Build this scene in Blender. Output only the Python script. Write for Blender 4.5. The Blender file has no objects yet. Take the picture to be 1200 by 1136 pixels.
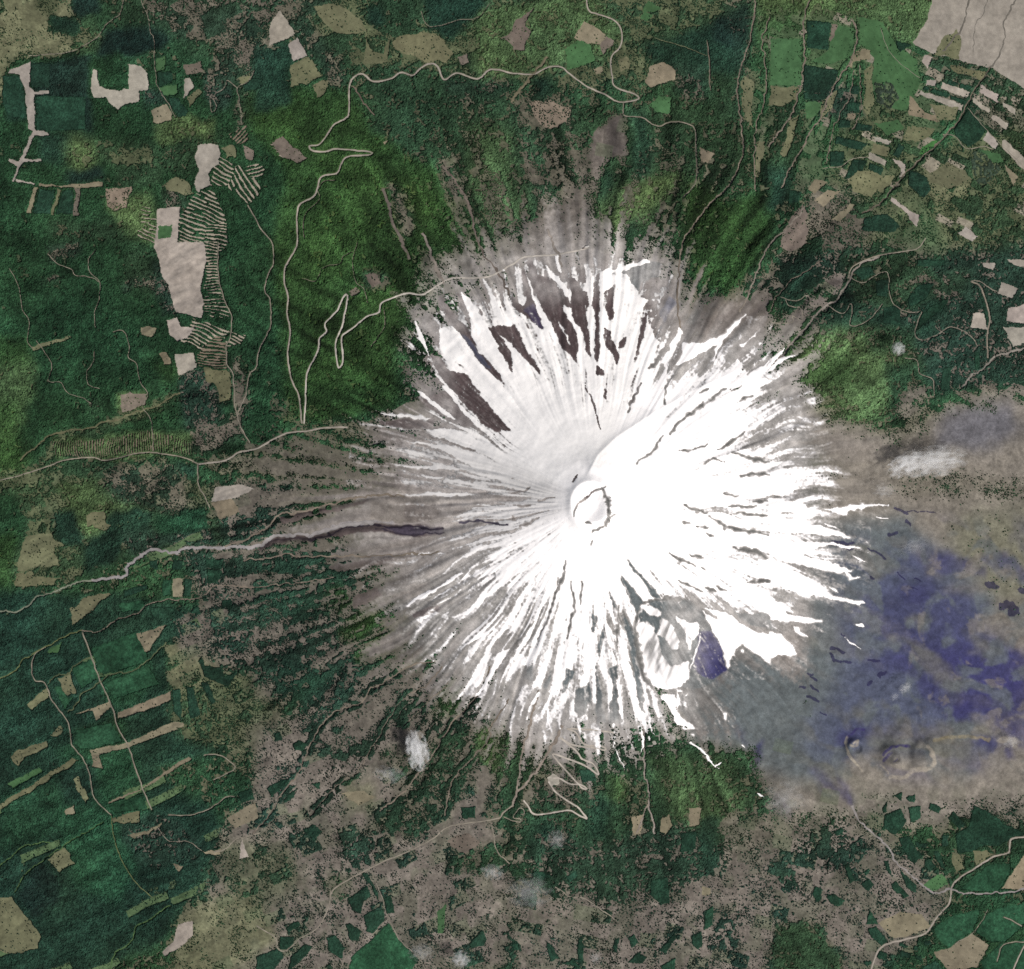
# Snow-capped volcano seen straight down from orbit.  1 map unit = one image pixel, taken as 10 m; world units are metres.
import bpy, math
import numpy as np

rng = np.random.default_rng(7)
SC = 10.0                      # metres per map unit
CX, CY = 600.0, 568.0          # map origin -> world origin
AX, AY = 692.0, 588.0          # summit
col = bpy.context.scene.collection

# ------------------------------------------------------------------ helpers
def T(c, r, *pts):
    """enlarged image tile (column c, row r), 4 tile pixels per image pixel -> image pixels (map units)"""
    return [(300*c + x/4.0, 284*r + y/4.0) for x, y in pts]  # outlines are read off in image coordinates

def P(s):
    v = [float(t) for t in s.replace(',', ' ').split()]
    return list(zip(v[0::2], v[1::2]))

def lin(c):
    c = np.asarray(c, float)/255.0
    return np.where(c <= 0.04045, c/12.92, ((c+0.055)/1.055)**2.4)

_tabs = {}
def vnoise(X, Y, scale, seed, perx=0):
    """value noise on arbitrary coordinates; perx = period in lattice cells along X"""
    if seed not in _tabs:
        _tabs[seed] = np.random.default_rng(seed).random((512, 1024)).astype(np.float32)
    t = _tabs[seed]
    sx, sy = scale if isinstance(scale, tuple) else (scale, scale)
    u = X/sx; v = Y/sy
    iu = np.floor(u); iv = np.floor(v)
    fu = (u-iu).astype(np.float32); fv = (v-iv).astype(np.float32)
    fu = fu*fu*(3-2*fu); fv = fv*fv*(3-2*fv)
    iu = iu.astype(np.int32); iv = iv.astype(np.int32)
    if perx:
        i0 = np.mod(iu, perx); i1 = np.mod(iu+1, perx)
    else:
        i0 = iu & 511; i1 = (iu+1) & 511
    j0 = iv & 511; j1 = (iv+1) & 511
    a = t[j0, i0]; b = t[j0, i1]; c = t[j1, i0]; d = t[j1, i1]
    return (a+(b-a)*fu) + ((c+(d-c)*fu) - (a+(b-a)*fu))*fv

def fbm(X, Y, scale, seed, octv=4, gain=0.5):
    out = 0; amp = 1.0; tot = 0
    for k in range(octv):
        out = out + amp*vnoise(X+17.3*k, Y-9.1*k, scale/(2**k), seed+k*31)
        tot += amp; amp *= gain
    return out/tot

def sstep(a, b, x):
    t = np.clip((x-a)/(b-a), 0, 1)
    return t*t*(3-2*t)

def inpoly(poly, X, Y):
    ins = np.zeros(X.shape, bool)
    n = len(poly)
    for i in range(n):
        x1, y1 = poly[i]; x2, y2 = poly[(i+1) % n]
        if y1 == y2: continue
        c = (y1 > Y) != (y2 > Y)
        ins ^= c & (X < (x2-x1)*(Y-y1)/(y2-y1)+x1)
    return ins

def smooth_line(pts, step=1.0):
    """Catmull-Rom resampling of a polyline"""
    p = np.array(pts, float)
    if len(p) < 3:
        q = np.vstack([p[0], p, p[-1]])
    q = np.vstack([2*p[0]-p[1], p, 2*p[-1]-p[-2]])
    out = []
    for i in range(1, len(q)-2):
        n = max(2, int(np.hypot(*(q[i+1]-q[i]))/step))
        t = np.arange(n)[:, None]/n
        a, b, c, d = q[i-1], q[i], q[i+1], q[i+2]
        out.append(0.5*((2*b)+(-a+c)*t+(2*a-5*b+4*c-d)*t*t+(-a+3*b-3*c+d)*t**3))
    out.append(q[-2][None])
    return np.vstack(out)

# ------------------------------------------------------------------ map grid (fine inside, growing outwards to the horizon)
CELL = 0.8
def axis(lo, hi):
    core = np.arange(lo, hi+CELL/2, CELL)
    g = CELL*np.cumsum(1.22**np.arange(1, 36))
    return np.concatenate([(lo-g)[::-1], core, hi+g])
xs = axis(-24, 1224); ys = axis(-24, 1160)
NX, NY = len(xs), len(ys)
X, Y = np.meshgrid(xs.astype(np.float32), ys.astype(np.float32))
FINE = (X > -24.5) & (X < 1224.5) & (Y > -24.5) & (Y < 1160.5)

R = np.hypot(X-AX, Y-AY)
TH = np.arctan2(Y-AY, X-AX)              # clockwise from east on the map
THU = (TH/(2*np.pi)) % 1.0               # 0..1

def polar(nang, rad, seed, twist=0.0):
    return vnoise((THU+twist)*nang % nang, R, (1.0, rad), seed, perx=nang)
# ------------------------------------------------------------------ relief (metres)
def seg_dist(pts, X_, Y_):
    """distance to a polyline and the side (signed cross product) of the nearest segment"""
    best = np.full(X_.shape, 1e9, np.float32); side = np.zeros(X_.shape, np.float32); along = np.zeros(X_.shape, np.float32)
    acc = 0.0
    tot = sum(math.hypot(b[0]-a[0], b[1]-a[1]) for a, b in zip(pts[:-1], pts[1:]))
    for (x1, y1), (x2, y2) in zip(pts[:-1], pts[1:]):
        dx, dy = x2-x1, y2-y1; L2 = dx*dx+dy*dy+1e-9
        t = np.clip(((X_-x1)*dx+(Y_-y1)*dy)/L2, 0, 1)
        d = np.hypot(X_-(x1+t*dx), Y_-(y1+t*dy))
        m = d < best
        best = np.where(m, d, best)
        side = np.where(m, np.sign(dx*(Y_-y1)-dy*(X_-x1)), side)
        along = np.where(m, (acc+t*math.sqrt(L2))/tot, along)
        acc += math.sqrt(L2)
    return best, side, along

def box_of(pts, m):
    a = np.array(pts); i0, i1 = np.searchsorted(xs, [a[:,0].min()-m, a[:,0].max()+m]); j0, j1 = np.searchsorted(ys, [a[:,1].min()-m, a[:,1].max()+m])
    return slice(max(j0-1,0), min(j1+1,NY)), slice(max(i0-1,0), min(i1+1,NX))

Rc = np.maximum(R, 24.0)
deg0 = np.degrees(TH) % 360
H = 1300*np.exp(-Rc/255.0)
# fall-line ribs and gullies of the cone and its apron
env = sstep(60, 190, R)*(1-0.85*sstep(430, 640, R))
wob = 0.010*(vnoise(X, Y, 60, 91)-0.5)
def polw(n, rad, seed): return vnoise(((THU+wob) % 1.0)*n, R, (1.0, rad), seed, perx=n)
ribs = (polw(64, 260, 101)-0.5)*26 + (polw(150, 190, 102)-0.5)*20 + (polw(300, 120, 103)-0.5)*13
ngain = 1+1.1*np.exp(-(((THU-0.745)+0.5) % 1.0-0.5)**2/0.010)*sstep(230, 290, R)*sstep(560, 440, R)
H += env*ribs*ngain
# broken western flank: lava levees
wl = np.exp(-(((THU-0.5+0.5) % 1.0-0.5)/0.07)**2)*sstep(30, 60, R)*(1-sstep(230, 330, R))
H += wl*(polw(220, 40, 104)-0.5)*22
# country relief
far = sstep(150, 420, R)
H += far*(fbm(X, Y, 90, 111, 4)-0.5)*70
H += far*(fbm(X, Y, 14, 131, 3)-0.5)*9
H += sstep(420, 300, X)*sstep(230, 290, Y)*far*(fbm(X*0.5, Y+0.35*X, 20, 135, 4)-0.5)*62
nef = np.exp(-((deg0-312)/26.0)**2)*sstep(210, 260, R)*sstep(560, 430, R)
H += nef*((polw(90, 300, 136)-0.5)*48+(polw(190, 200, 137)-0.5)*26)
nof = np.exp(-((deg0-255)/24.0)**2)*sstep(260, 310, R)*sstep(560, 430, R)
H += nof*((polw(80, 260, 138)-0.5)*46+(polw(200, 160, 139)-0.5)*30)
# deep forested ridges north of the cone
nw = np.exp(-((X-745)/130.0)**2-((Y-215)/75.0)**2)
H += nw*(vnoise(X+0.12*Y, Y, (17, 75), 141)-0.5)*95
nw = np.exp(-((X-860)/55.0)**2-((Y-275)/65.0)**2)
H += nw*(vnoise(X+0.45*Y, Y, (12, 60), 142)-0.5)*55
nw = np.exp(-((X-440)/170.0)**2-((Y-300)/190.0)**2)
H += nw*(fbm(X+0.2*Y, Y, 26, 143, 3)-0.5)*60
nw = np.exp(-((X-130)/190.0)**2-((Y-400)/140.0)**2)
H += nw*(vnoise(X*0.4+Y, Y*0.25-X*0.1, 14, 144)-0.5)*30
# crater: flat-topped rim with a shallow bowl and a broken inner wall
rr = np.hypot((X-692)/0.95, (Y-592)/1.15)
H += 16*np.exp(-((rr-25)/5.0)**2)
H -= 46*(1-sstep(6, 20, rr))
H += 10*(fbm(X, Y, 9, 151, 3)-0.5)*(1-sstep(40, 80, R))
H += 22*(fbm(X, Y, 24, 155, 4)-0.5)*sstep(30, 60, R)*(1-sstep(300, 380, R))
mott = sstep(260, 330, R)*(1-sstep(560, 680, R))
H += mott*(fbm(X, Y, 30, 157, 4)-0.5)*46
# shoulder ridge running from the crater to the north-east
s, e = box_of(P('690,556 905,420'), 70)
d, side, al = seg_dist(P('686,560 700,533 722,512 762,486 812,458 860,436 905,418'), X[s,e], Y[s,e])
H[s,e] += 40*np.exp(-d/np.where(side > 0, 30.0, 7.0))*(1-0.7*al)*sstep(0, 0.06, al)
# cinder cones and the sunk vents on the ash plain
for cx, cy, r0, hh in ((1003, 877, 15, 80), (1046, 886, 18, 66), (1082, 882, 20, 70), (1060, 886, 40, 34)):
    q = np.hypot(X-cx, Y-cy)
    H += hh*np.exp(-(np.maximum(q-0.45*r0, 0)/(0.38*r0))**2)
for cx, cy, r0, hh in ((1006, 876, 9, -62), (1042, 886, 10, -74), (1052, 890, 5, -40), (1072, 876, 20, -70), (1030, 872, 14, -24)):
    H += hh*np.exp(-(np.hypot(X-cx, Y-cy)/(0.75*r0))**2)
# hollow with the blue shade on the south-east flank
H -= 60*np.exp(-((X-838)/24.0)**2-((Y-768)/26.0)**2)
# main lava channel and side channels cut into the western flank
for pts, wdt, dep in (
    (T(1,2,(1080,190),(980,180),(880,205),(700,190),(560,182),(400,197),(330,222),(250,242),(100,245),(0,290)), 5.0, 38),
    (T(1,2,(900,150),(700,50),(560,55),(450,75),(340,100),(230,130),(110,150),(60,200)), 3.0, 20),
    (T(1,2,(860,320),(660,330),(480,335),(300,340),(180,340)), 2.5, 14),
    (T(2,0,(1080,600),(1070,770),(1000,890),(930,960),(840,1070),(800,1136)), 4, 24),
    (T(3,1,(380,180),(330,260),(240,330),(150,430),(60,530)), 4, 20),
    (T(3,0,(1040,320),(960,440),(900,560),(830,640),(680,780),(600,870),(520,960)), 2.5, 14),
    (T(1,2,(1100,850),(1050,970),(970,1060),(910,1136)), 2.5, 16),
    (T(1,2,(840,825),(700,860),(640,905),(540,960),(500,1020),(380,1060),(300,1136)), 2.5, 16),
    (T(2,3,(615,0),(620,200),(640,300),(640,370)), 2.5, 14)):
    s, e = box_of(pts, wdt*5)
    d, _, al = seg_dist(pts, X[s,e], Y[s,e])
    H[s,e] -= dep*np.exp(-(d/wdt)**2)*sstep(0, .08, al)
H = H.astype(np.float32)

def ground(px, py):
    """bilinear ground height at map coordinates"""
    px = np.asarray(px, float); py = np.asarray(py, float)
    i = np.clip(np.searchsorted(xs, px)-1, 0, NX-2); j = np.clip(np.searchsorted(ys, py)-1, 0, NY-2)
    fx = (px-xs[i])/(xs[i+1]-xs[i]); fy = (py-ys[j])/(ys[j+1]-ys[j])
    return (H[j,i]*(1-fx)+H[j,i+1]*fx)*(1-fy)+(H[j+1,i]*(1-fx)+H[j+1,i+1]*fx)*fy

def W(px, py, h):
    return ((np.asarray(px, float)-CX)*SC, (CY-np.asarray(py, float))*SC, h)
# ------------------------------------------------------------------ land cover: density of trees, leaf colour, soil colour
# class: (tree density, foliage sRGB, soil sRGB)
CL = {
 'df': (0.97, (24, 50, 38), (70, 78, 62)),
 'dk': (0.97, (20, 41, 35), (60, 66, 58)),
 'wf': (0.88, (26, 55, 33), (70, 80, 60)),
 'pl': (0.98, (27, 62, 42), (70, 90, 66)),
 'bf': (0.89, (35, 61, 29), (66, 92, 46)),
 'bg': (0.86, (42, 70, 32), (80, 104, 56)),
 'mf': (0.72, (34, 58, 38), (84, 86, 68)),
 'of': (0.72, (66, 88, 52), (92, 98, 72)),
 'gs': (0.45, (42, 64, 42), (92, 100, 74)),
 'gp': (0.10, (40, 76, 46), (74, 104, 72)),
 'ol': (0.12, (40, 66, 42), (112, 114, 88)),
 'sc': (0.52, (36, 56, 42), (110, 106, 93)),
 'sk': (0.62, (30, 52, 41), (108, 102, 94)),
 'sp': (0.25, (30, 52, 42), (122, 115, 107)),
 'so': (0.08, (36, 60, 44), (122, 115, 106)),
 'pk': (0.42, (38, 60, 42), (108, 102, 92)),
 'sr': (0.00, (40, 70, 44), (136, 129, 122)),
 'sd': (0.00, (40, 70, 44), (112, 104, 100)),
 'rk': (0.00, (40, 70, 44), (88, 76, 76)),
 'as': (0.00, (40, 70, 44), (130, 124, 115)),
 'ag': (0.00, (40, 70, 44), (97, 104, 106)),
 'ab': (0.00, (40, 70, 44), (80, 86, 106)),
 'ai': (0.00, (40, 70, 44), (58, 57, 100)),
 'ao': (0.02, (40, 70, 44), (114, 113, 97)),
}
KG, KF = 0.78, 1.15            # seen colour -> reflectance for open ground / foliage
def soil(c): return lin(c)*KG
def leaf(c): return np.clip(lin(c)*KF, 0.004, 1)

LS = 2.0                       # coarse painting grid
lx = np.arange(-40, 1241, LS); ly = np.arange(-40, 1177, LS)
LX, LY = np.meshgrid(lx, ly)
LD = np.full(LX.shape, 0.6); LF = np.tile(leaf((34, 64, 40)), LX.shape+(1,)); LG = np.tile(soil((96, 98, 78)), LX.shape+(1,))

def blur(m, r):
    k = max(1, int(round(r/LS/1.7)))
    for _ in range(3):
        for ax in (0, 1):
            pad = [(0, 0)]*m.ndim; pad[ax] = (k+1, k)
            c = np.cumsum(np.pad(m, pad, mode='edge'), axis=ax)
            n = m.shape[ax]
            m = (np.take(c, np.arange(n)+2*k+1, axis=ax)-np.take(c, np.arange(n), axis=ax))/(2*k+1)
    return m

def paint(cl, soft, poly, amount=1.0, keep_trees=False):
    d, f, g = CL[cl]
    m = inpoly(poly, LX, LY).astype(float)
    if soft: m = blur(m, soft)
    m *= amount
    if not keep_trees: LD[...] = LD*(1-m)+d*m
    LF[...] = LF*(1-m[..., None])+leaf(f)*m[..., None]
    LG[...] = LG*(1-m[..., None])+soil(g)*m[..., None]

A = paint
# --- west and north-west
A('wf', 10, P('-50,60 110,62 282,95 330,140 345,330 330,520 240,535 120,520 -50,565'))
A('ol', 8, P('-50,-50 120,-50 112,40 80,60 12,66 0,110 -50,150'))
A('df', 5, P('55,16 95,26 98,42 58,34')); A('dk', 4, P('82,-10 118,-10 116,20 96,24 84,12')); A('gs', 5, P('40,-20 82,-20 60,20 40,10'))
A('dk', 3, P('125,33 178,25 205,45 182,60 150,62 108,72 112,42'))
A('mf', 6, P('120,-30 168,-30 180,24 126,32')); A('pk', 10, P('170,-30 330,-30 330,70 280,110 260,80 235,40 175,30'), .9)
A('sc', 10, P('185,10 300,10 320,90 275,90 255,52 205,42')); A('mf', 5, P('215,52 250,50 255,62 225,70'))
A('dk', 3, P('35,72 105,64 105,150 40,152')); A('df', 3, P('4,88 22,88 30,138 10,140'))
A('df', 6, P('40,155 108,155 108,190 42,190')); A('of', 8, P('78,158 110,162 112,205 84,198'))
A('gs', 6, P('112,164 180,170 186,195 130,195 115,180')); A('dk', 4, P('78,198 118,197 120,213 76,213'))
A('mf', 5, P('130,195 186,188 190,220 135,218')); A('mf', 8, P('60,255 140,258 150,284 60,284'))
A('of', 6, P('125,236 172,228 186,285 150,280')); A('pk', 5, P('186,225 215,225 220,240 190,242'))
A('of', 5, P('184,136 252,140 250,162 184,168')); A('sk', 5, P('164,104 196,108 196,124 165,122'))
A('sk', 5, P('240,85 270,92 270,135 245,130')); A('sc', 4, P('255,66 275,72 272,100 240,104'))
A('mf', 6, P('228,160 270,160 236,180 226,200 205,205 185,200 184,176'))
A('pk', 5, P('280,40 300,60 312,100 310,130 330,150 300,170 276,160'), .8)
A('gs', 4, P('110,30 125,40 110,64 82,62'), .7)
A('mf', 6, P('150,285 190,300 195,345 150,340')); A('sc', 5, P('142,335 180,318 182,332 145,344'))
A('pk', 5, P('60,325 70,325 72,336 45,336'))
A('sc', 4, P('55,288 100,285 92,300 60,303'))
A('sk', 5, P('185,300 200,320 206,372 190,368 178,330'))
A('of', 8, P('-50,432 40,416 42,450 25,500 10,520 -50,530'), .8)
A('bg', 8, P('-50,390 35,400 40,425 -50,440'), .7); A('bg', 10, P('-50,470 25,470 25,560 -50,580'), .8)
A('of', 5, P('140,460 170,461 172,478 140,486')); A('pk', 6, P('104,472 120,468 118,480 104,488'), .6)
A('gs', 4, P('40,536 70,508 95,503 160,480 205,462 205,468 165,490 100,512 75,520 50,548'))
A('bf', 6, P('176,425 212,428 210,448 190,452'), .8)
A('sk', 5, P('208,436 240,432 258,462 258,500 215,505'), .9); A('pk', 6, P('218,500 280,490 285,510 250,530 220,530'))
A('pk', 5, P('270,410 296,440 290,480 275,500 272,450'), .9)
A('of', 4, P('60,516 225,505 226,534 110,540 65,536'))
# --- west middle mosaic
A('gs', 8, P('-50,560 100,545 150,545 210,560 240,570 340,570 345,640 150,650 60,680 -50,690'))
A('of', 8, P('70,565 165,560 180,600 110,640 80,610')); A('sc', 6, P('115,545 215,548 225,600 180,602 125,585'))
A('df', 4, P('122,602 160,594 180,602 180,625 145,640 130,660 100,672 98,640 118,625')); A('pl', 3, P('182,604 240,590 243,620 210,628 182,626'))
A('sk', 5, P('140,620 190,625 250,618 255,640 210,640 150,652')); A('df', 4, P('60,600 90,600 100,640 65,640'))
A('wf', 5, P('-50,560 15,575 30,610 22,640 -50,650')); A('bg', 6, P('-50,630 20,625 15,700 -50,705'), .8)
A('sk', 6, P('255,568 345,565 345,625 300,640 260,640')); A('so', 8, P('258,575 300,572 296,600 275,610 262,600'), .5)
A('mf', 4, P('75,535 110,533 120,548 95,560 75,555')); A('df', 3, P('205,545 230,548 232,560 215,562'))
# --- north-west bright flank
A('bf', 10, P('288,110 330,100 410,105 432,145 500,185 562,260 566,300 484,352 462,420 470,478 330,492 318,340 300,200'))
A('wf', 8, P('290,140 316,150 330,210 320,300 338,480 300,500 292,330'))
for q in ('300,128 345,130 362,170 330,182 300,160','372,160 400,178 450,190 450,230 400,238 372,205','440,210 505,205 512,250 470,262 445,240','380,220 430,235 440,280 400,330 352,330 360,270',
          '420,330 462,340 462,365 420,360','395,395 420,396 418,412 398,412','340,425 400,420 455,432 452,450 350,456','362,474 440,470 470,478 400,490 360,488','425,150 470,160 455,180 420,180'):
    A('bg', 7, P(q), .85)
A('mf', 8, P('430,100 505,110 525,150 500,190 440,150')); A('mf', 8, P('520,95 560,95 540,150 515,190 500,170'))
A('pk', 6, P('515,180 530,178 545,230 525,235')); A('pk', 4, P('450,210 470,215 485,260 478,290 462,250'), .9)
A('pk', 5, P('422,315 450,318 452,340 425,340'), .8); A('sd', 4, P('526,170 545,200 550,260 560,330 545,320 535,260'), .5)
A('df', 5, P('300,60 340,50 344,68 340,110 345,118 300,130'), .9)
# --- north belt
A('gs', 10, P('330,-50 880,-50 880,80 760,100 640,100 520,85 430,85 370,60 340,20'))
A('of', 8, P('560,10 690,-10 735,40 705,80 680,60 640,85 560,90'), .9)
A('df', 4, P('490,-20 560,-20 575,5 530,45 500,30')); A('mf', 6, P('435,-10 490,-10 490,45 440,40')); A('df', 4, P('430,10 450,10 450,30 432,30'))
A('mf', 6, P('385,40 412,38 412,60 405,75 392,60'))
A('sc', 8, P('300,-30 440,-30 380,0 362,20 400,80 410,90 395,105 370,80 330,20'), .85)
A('mf', 8, P('430,85 490,78 520,90 505,130 440,130')); A('sk', 6, P('515,92 600,90 590,130 530,140'), .7)
A('mf', 14, P('505,120 620,110 720,120 850,110 840,190 800,260 700,285 640,300 580,300 545,230'))
A('of', 14, P('555,150 600,150 620,250 580,280 545,220'), .6); A('df', 6, P('625,88 645,90 640,120 625,118'))
A('pk', 12, P('600,110 660,115 690,200 650,240 610,240'), .55)
A('sd', 14, P('640,240 690,205 700,250 690,300 600,325 560,320 500,340 490,300 545,295 580,310'), .8)
A('sd', 4, P('694,150 722,138 736,136 734,190 712,190 700,230 690,200'), .9); A('pk', 6, P('668,178 690,210 690,235 672,220'), .9)
A('df', 8, P('738,135 752,135 765,170 760,210 740,215'), .9); A('df', 6, P('705,200 722,195 720,230 700,235'), .9)
A('of', 9, P('700,250 740,220 790,200 800,215 750,260 700,275'), .95); A('gs', 6, P('690,240 740,220 700,270'), .6)
A('df', 6, P('730,262 755,245 745,275 725,285'), .7)
A('df', 6, P('752,50 860,20 880,55 840,120 820,100 756,66')); A('sk', 6, P('788,70 830,80 830,120 790,110'), .7)
A('mf', 8, P('830,90 875,90 870,210 820,235 840,170')); A('dk', 4, P('840,18 880,8 878,50 836,52'))
A('sk', 5, P('845,-10 900,-10 890,40 872,90 870,150 862,90'), .5)
# --- north-east farmland
A('of', 8, P('880,-50 1110,-50 1092,30 1065,55 1000,80 900,100'))
A('gp', 12, P('890,10 1010,20 1090,70 1200,80 1240,330 1080,300 990,260 950,230 905,230 880,120'), .7)
A('gs', 10, P('1010,120 1060,120 1080,260 1010,290 960,230'), .8)
A('sc', 6, P('1085,60 1180,80 1240,130 1240,200 1160,150 1090,110'), .8); A('gs', 8, P('1040,180 1200,150 1240,280 1120,320 1090,250'))
A('ol', 8, P('1080,190 1140,200 1135,235 1095,240'), .9); A('pk', 8, P('940,215 1000,222 1030,260 1000,300 950,280'), .9)
A('mf', 8, P('900,120 945,120 930,240 905,245')); A('sk', 6, P('945,95 1000,100 1010,140 960,140'))
A('bf', 8, P('808,205 845,235 905,225 905,260 875,330 850,352 812,330 800,285'))
A('bg', 6, P('850,250 872,250 868,320 850,340 845,300'), .5); A('df', 6, P('895,190 930,200 925,240 900,250'))
A('mf', 6, P('815,345 845,345 840,360 815,358'))
# --- east mosaics
A('sk', 10, P('905,300 990,290 1090,300 1240,280 1240,465 1120,460 1040,470 1000,420 930,380'))
A('df', 8, P('910,320 945,305 968,330 940,370 910,375'), .8); A('df', 5, P('930,360 1000,350 1060,380 1050,420 1000,425'), .8)
A('mf', 5, P('985,300 1070,300 1110,330 1060,370 1000,350'), .8); A('df', 4, P('1078,350 1105,345 1112,362 1082,400 1072,385'), .9)
A('sk', 8, P('880,330 930,320 912,345 890,370 870,378'), .8); A('sd', 6, P('905,395 950,345 985,320 990,335 940,390 910,412'), .8)
A('sd', 8, P('840,350 905,345 905,380 880,420 830,410 800,360'), .9)
A('pk', 8, P('1060,320 1140,320 1130,350 1080,350'), .8)
A('of', 14, P('930,395 1010,385 1060,400 1070,440 1060,480 1010,505 940,505 915,450'))
A('bg', 9, P('940,420 1000,415 1000,450 950,455'), .55); A('mf', 8, P('1000,385 1075,385 1070,420 1020,420'), .8)
A('mf', 7, P('1040,425 1075,420 1090,455 1070,490 1040,500'))
A('sr', 12, P('900,450 935,430 945,480 1000,505 1040,505 1070,540 1000,560 920,520'), .95)
A('as', 6, P('1055,460 1090,450 1080,480 1062,495 1050,485'), .8)
# --- ash plain
A('as', 12, P('1075,500 1110,470 1240,450 1240,960 1120,970 990,960 900,960 855,905 790,850 800,800 860,750 920,720 960,640 960,560 1000,540'))
A('ab', 10, P('1105,480 1190,470 1200,510 1150,530 1100,520'), .55); A('sc', 6, P('1100,552 1200,560 1240,580 1200,585 1060,580 1040,560'), .55)
A('ao', 14, P('1120,600 1240,590 1240,720 1150,730 1100,680'), .9)
A('ag', 14, P('940,610 1060,605 1120,660 1170,720 1160,800 1120,880 1000,880 950,920 870,900 800,870 830,800 900,740 935,700'))
A('ab', 22, P('975,640 1090,640 1150,700 1190,730 1200,860 1140,895 1050,870 960,900 940,860 985,790 985,700'), .95)
A('ai', 18, P('1030,690 1140,695 1160,770 1110,800 1040,780 1000,735'), .5)
A('ai', 16, P('1080,760 1180,745 1240,785 1240,845 1180,845 1100,830'), .85)
A('ai', 8, P('985,850 1040,852 1100,852 1160,860 1180,875 1160,875 1090,868 1040,862 995,864 990,890 982,880'), .8)
A('ai', 5, P('1118,822 1200,790 1200,805 1130,845 1110,842'), .8); A('as', 5, P('1140,840 1240,835 1240,870 1180,870 1150,858'), .6)
A('ai', 7, P('1050,660 1110,640 1120,655 1090,675'), .4); A('ai', 5, P('1130,655 1160,662 1155,675 1128,668'), .5)
A('as', 8, P('1065,635 1090,655 1110,670 1095,675 1070,650'), .5); A('as', 7, P('1105,685 1150,680 1160,695 1110,695'), .5)
A('as', 7, P('1165,705 1240,690 1240,780 1200,770 1150,735'), .7)
A('ai', 4, P('885,875 892,865 894,885 888,905 882,918 880,890'), .9); A('ai', 5, P('862,845 875,870 884,878 878,880 862,862'), .4)
A('ai', 3, P('955,895 975,915 998,940 1000,945 980,928 950,903'), .85); A('ai', 3, P('978,890 990,920 999,940 996,942 982,915'), .85); A('ab', 4, P('945,898 965,925 985,938 965,932'), .8)
A('ai', 5, P('905,930 925,945 922,960 908,955'), .45)
A('ai', 4, P('1176,872 1186,875 1192,892 1180,890'), .7); A('ai', 3, P('1186,850 1194,850 1192,866 1186,866'), .6)
A('as', 5, P('1090,866 1120,860 1150,862 1130,870 1095,874'), .8)
A('ai', 7, P('820,740 832,738 845,758 852,785 835,797 816,790 818,765'), .95)  # shadow in the south-east hollow, painted into the soil colour
# --- south
A('df', 8, P('-50,690 200,700 240,720 250,820 260,880 180,905 250,950 262,980 200,1100 100,1150 -50,1150'))
A('pl', 6, P('100,760 165,760 190,800 140,830 120,820')); A('pl', 8, P('70,880 150,860 180,960 140,1060 90,1040 60,960')); A('pl', 8, P('0,930 70,910 110,940 60,980 0,1000'), .7)
A('dk', 4, P('20,1050 48,1010 70,1030 70,1060 40,1075 25,1065')); A('dk', 6, P('60,900 108,890 110,940 70,945'), .8)
A('wf', 6, P('85,855 150,840 145,880 100,880'), .8)
A('sk', 5, P('138,960 200,955 235,985 230,1010 190,1020 160,1010 140,985'), .9)
A('gs', 8, P('200,790 260,780 330,800 320,830 270,860 250,880 205,860'))
A('ol', 5, P('192,755 260,740 290,750 260,790 210,810 200,790')); A('sp', 6, P('205,720 250,720 260,760 215,770'), .9)
A('sk', 10, P('205,640 260,640 420,640 432,735 415,790 330,790 250,780 240,720'))
A('df', 10, P('300,660 410,655 420,690 395,720 360,735 300,725'), .8); A('bf', 6, P('385,690 412,695 405,720 390,715'), .8)
A('sk', 8, P('300,730 350,730 370,780 330,830 300,820'), .9); A('df', 7, P('330,770 400,790 420,770 470,780 440,820 360,830 320,810'), .7)
A('bf', 6, P('412,720 440,712 445,735 412,745'), .9); A('bf', 5, P('415,765 455,745 460,755 420,780'), .9); A('bf', 5, P('400,735 440,728 430,745 400,755'), .7)
A('sk', 10, P('400,780 560,790 580,850 480,880 380,870 330,850'), .9); A('bf', 7, P('515,800 550,800 540,835 510,840'), .8)
A('gs', 9, P('270,810 330,820 300,900 270,880'), .7)
A('sp', 14, P('300,850 420,850 560,870 600,940 600,1136 250,1150 220,1080 260,980 300,920'))
A('ol', 10, P('220,1060 300,1040 330,1100 250,1160 195,1160 210,1090'), .9); A('gs', 10, P('260,990 340,990 360,1040 300,1060 250,1030'), .7)
A('sk', 7, P('335,852 420,852 440,880 400,900 370,880'), .9); A('sk', 6, P('380,985 450,970 470,1000 420,1020'), .8)
A('mf', 8, P('440,880 520,860 560,860 560,920 520,960 490,990 430,970 470,930'), .7); A('ol', 8, P('400,915 440,915 440,945 405,950'), .8)
A('of', 8, P('560,850 600,860 610,890 590,920 560,890')); A('bf', 6, P('560,860 600,865 590,890 570,895'), .7)
A('mf', 6, P('520,1020 560,990 620,975 600,1010 560,1025'), .9); A('of', 6, P('380,1030 410,1020 400,1060 385,1050'), .5)
A('mf', 10, P('595,850 720,862 880,880 905,950 880,1010 760,1060 690,1045 640,1000 600,980 570,960'))
A('of', 14, P('755,880 850,890 880,940 850,985 790,960'), .55); A('of', 6, P('715,905 738,910 735,945 718,940'), .9); A('bg', 6, P('718,905 736,912 732,940 720,938'), .5)
A('sk', 10, P('640,960 700,990 800,960 860,1000 800,1080 700,1080 640,1040 600,1010'), .8)
A('df', 6, P('690,930 715,935 715,985 690,985'), .8); A('df', 5, P('820,960 845,960 838,1020 825,1040 815,990'), .8)
A('pk', 7, P('620,915 690,900 700,935 660,948 615,945'), .85)
A('so', 10, P('840,960 905,950 990,960 1000,1000 900,1030 850,1020'), .6)
A('sp', 14, P('600,1040 700,1060 800,1040 850,1010 1000,960 1100,1010 1110,1060 1020,1160 600,1160'))
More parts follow.
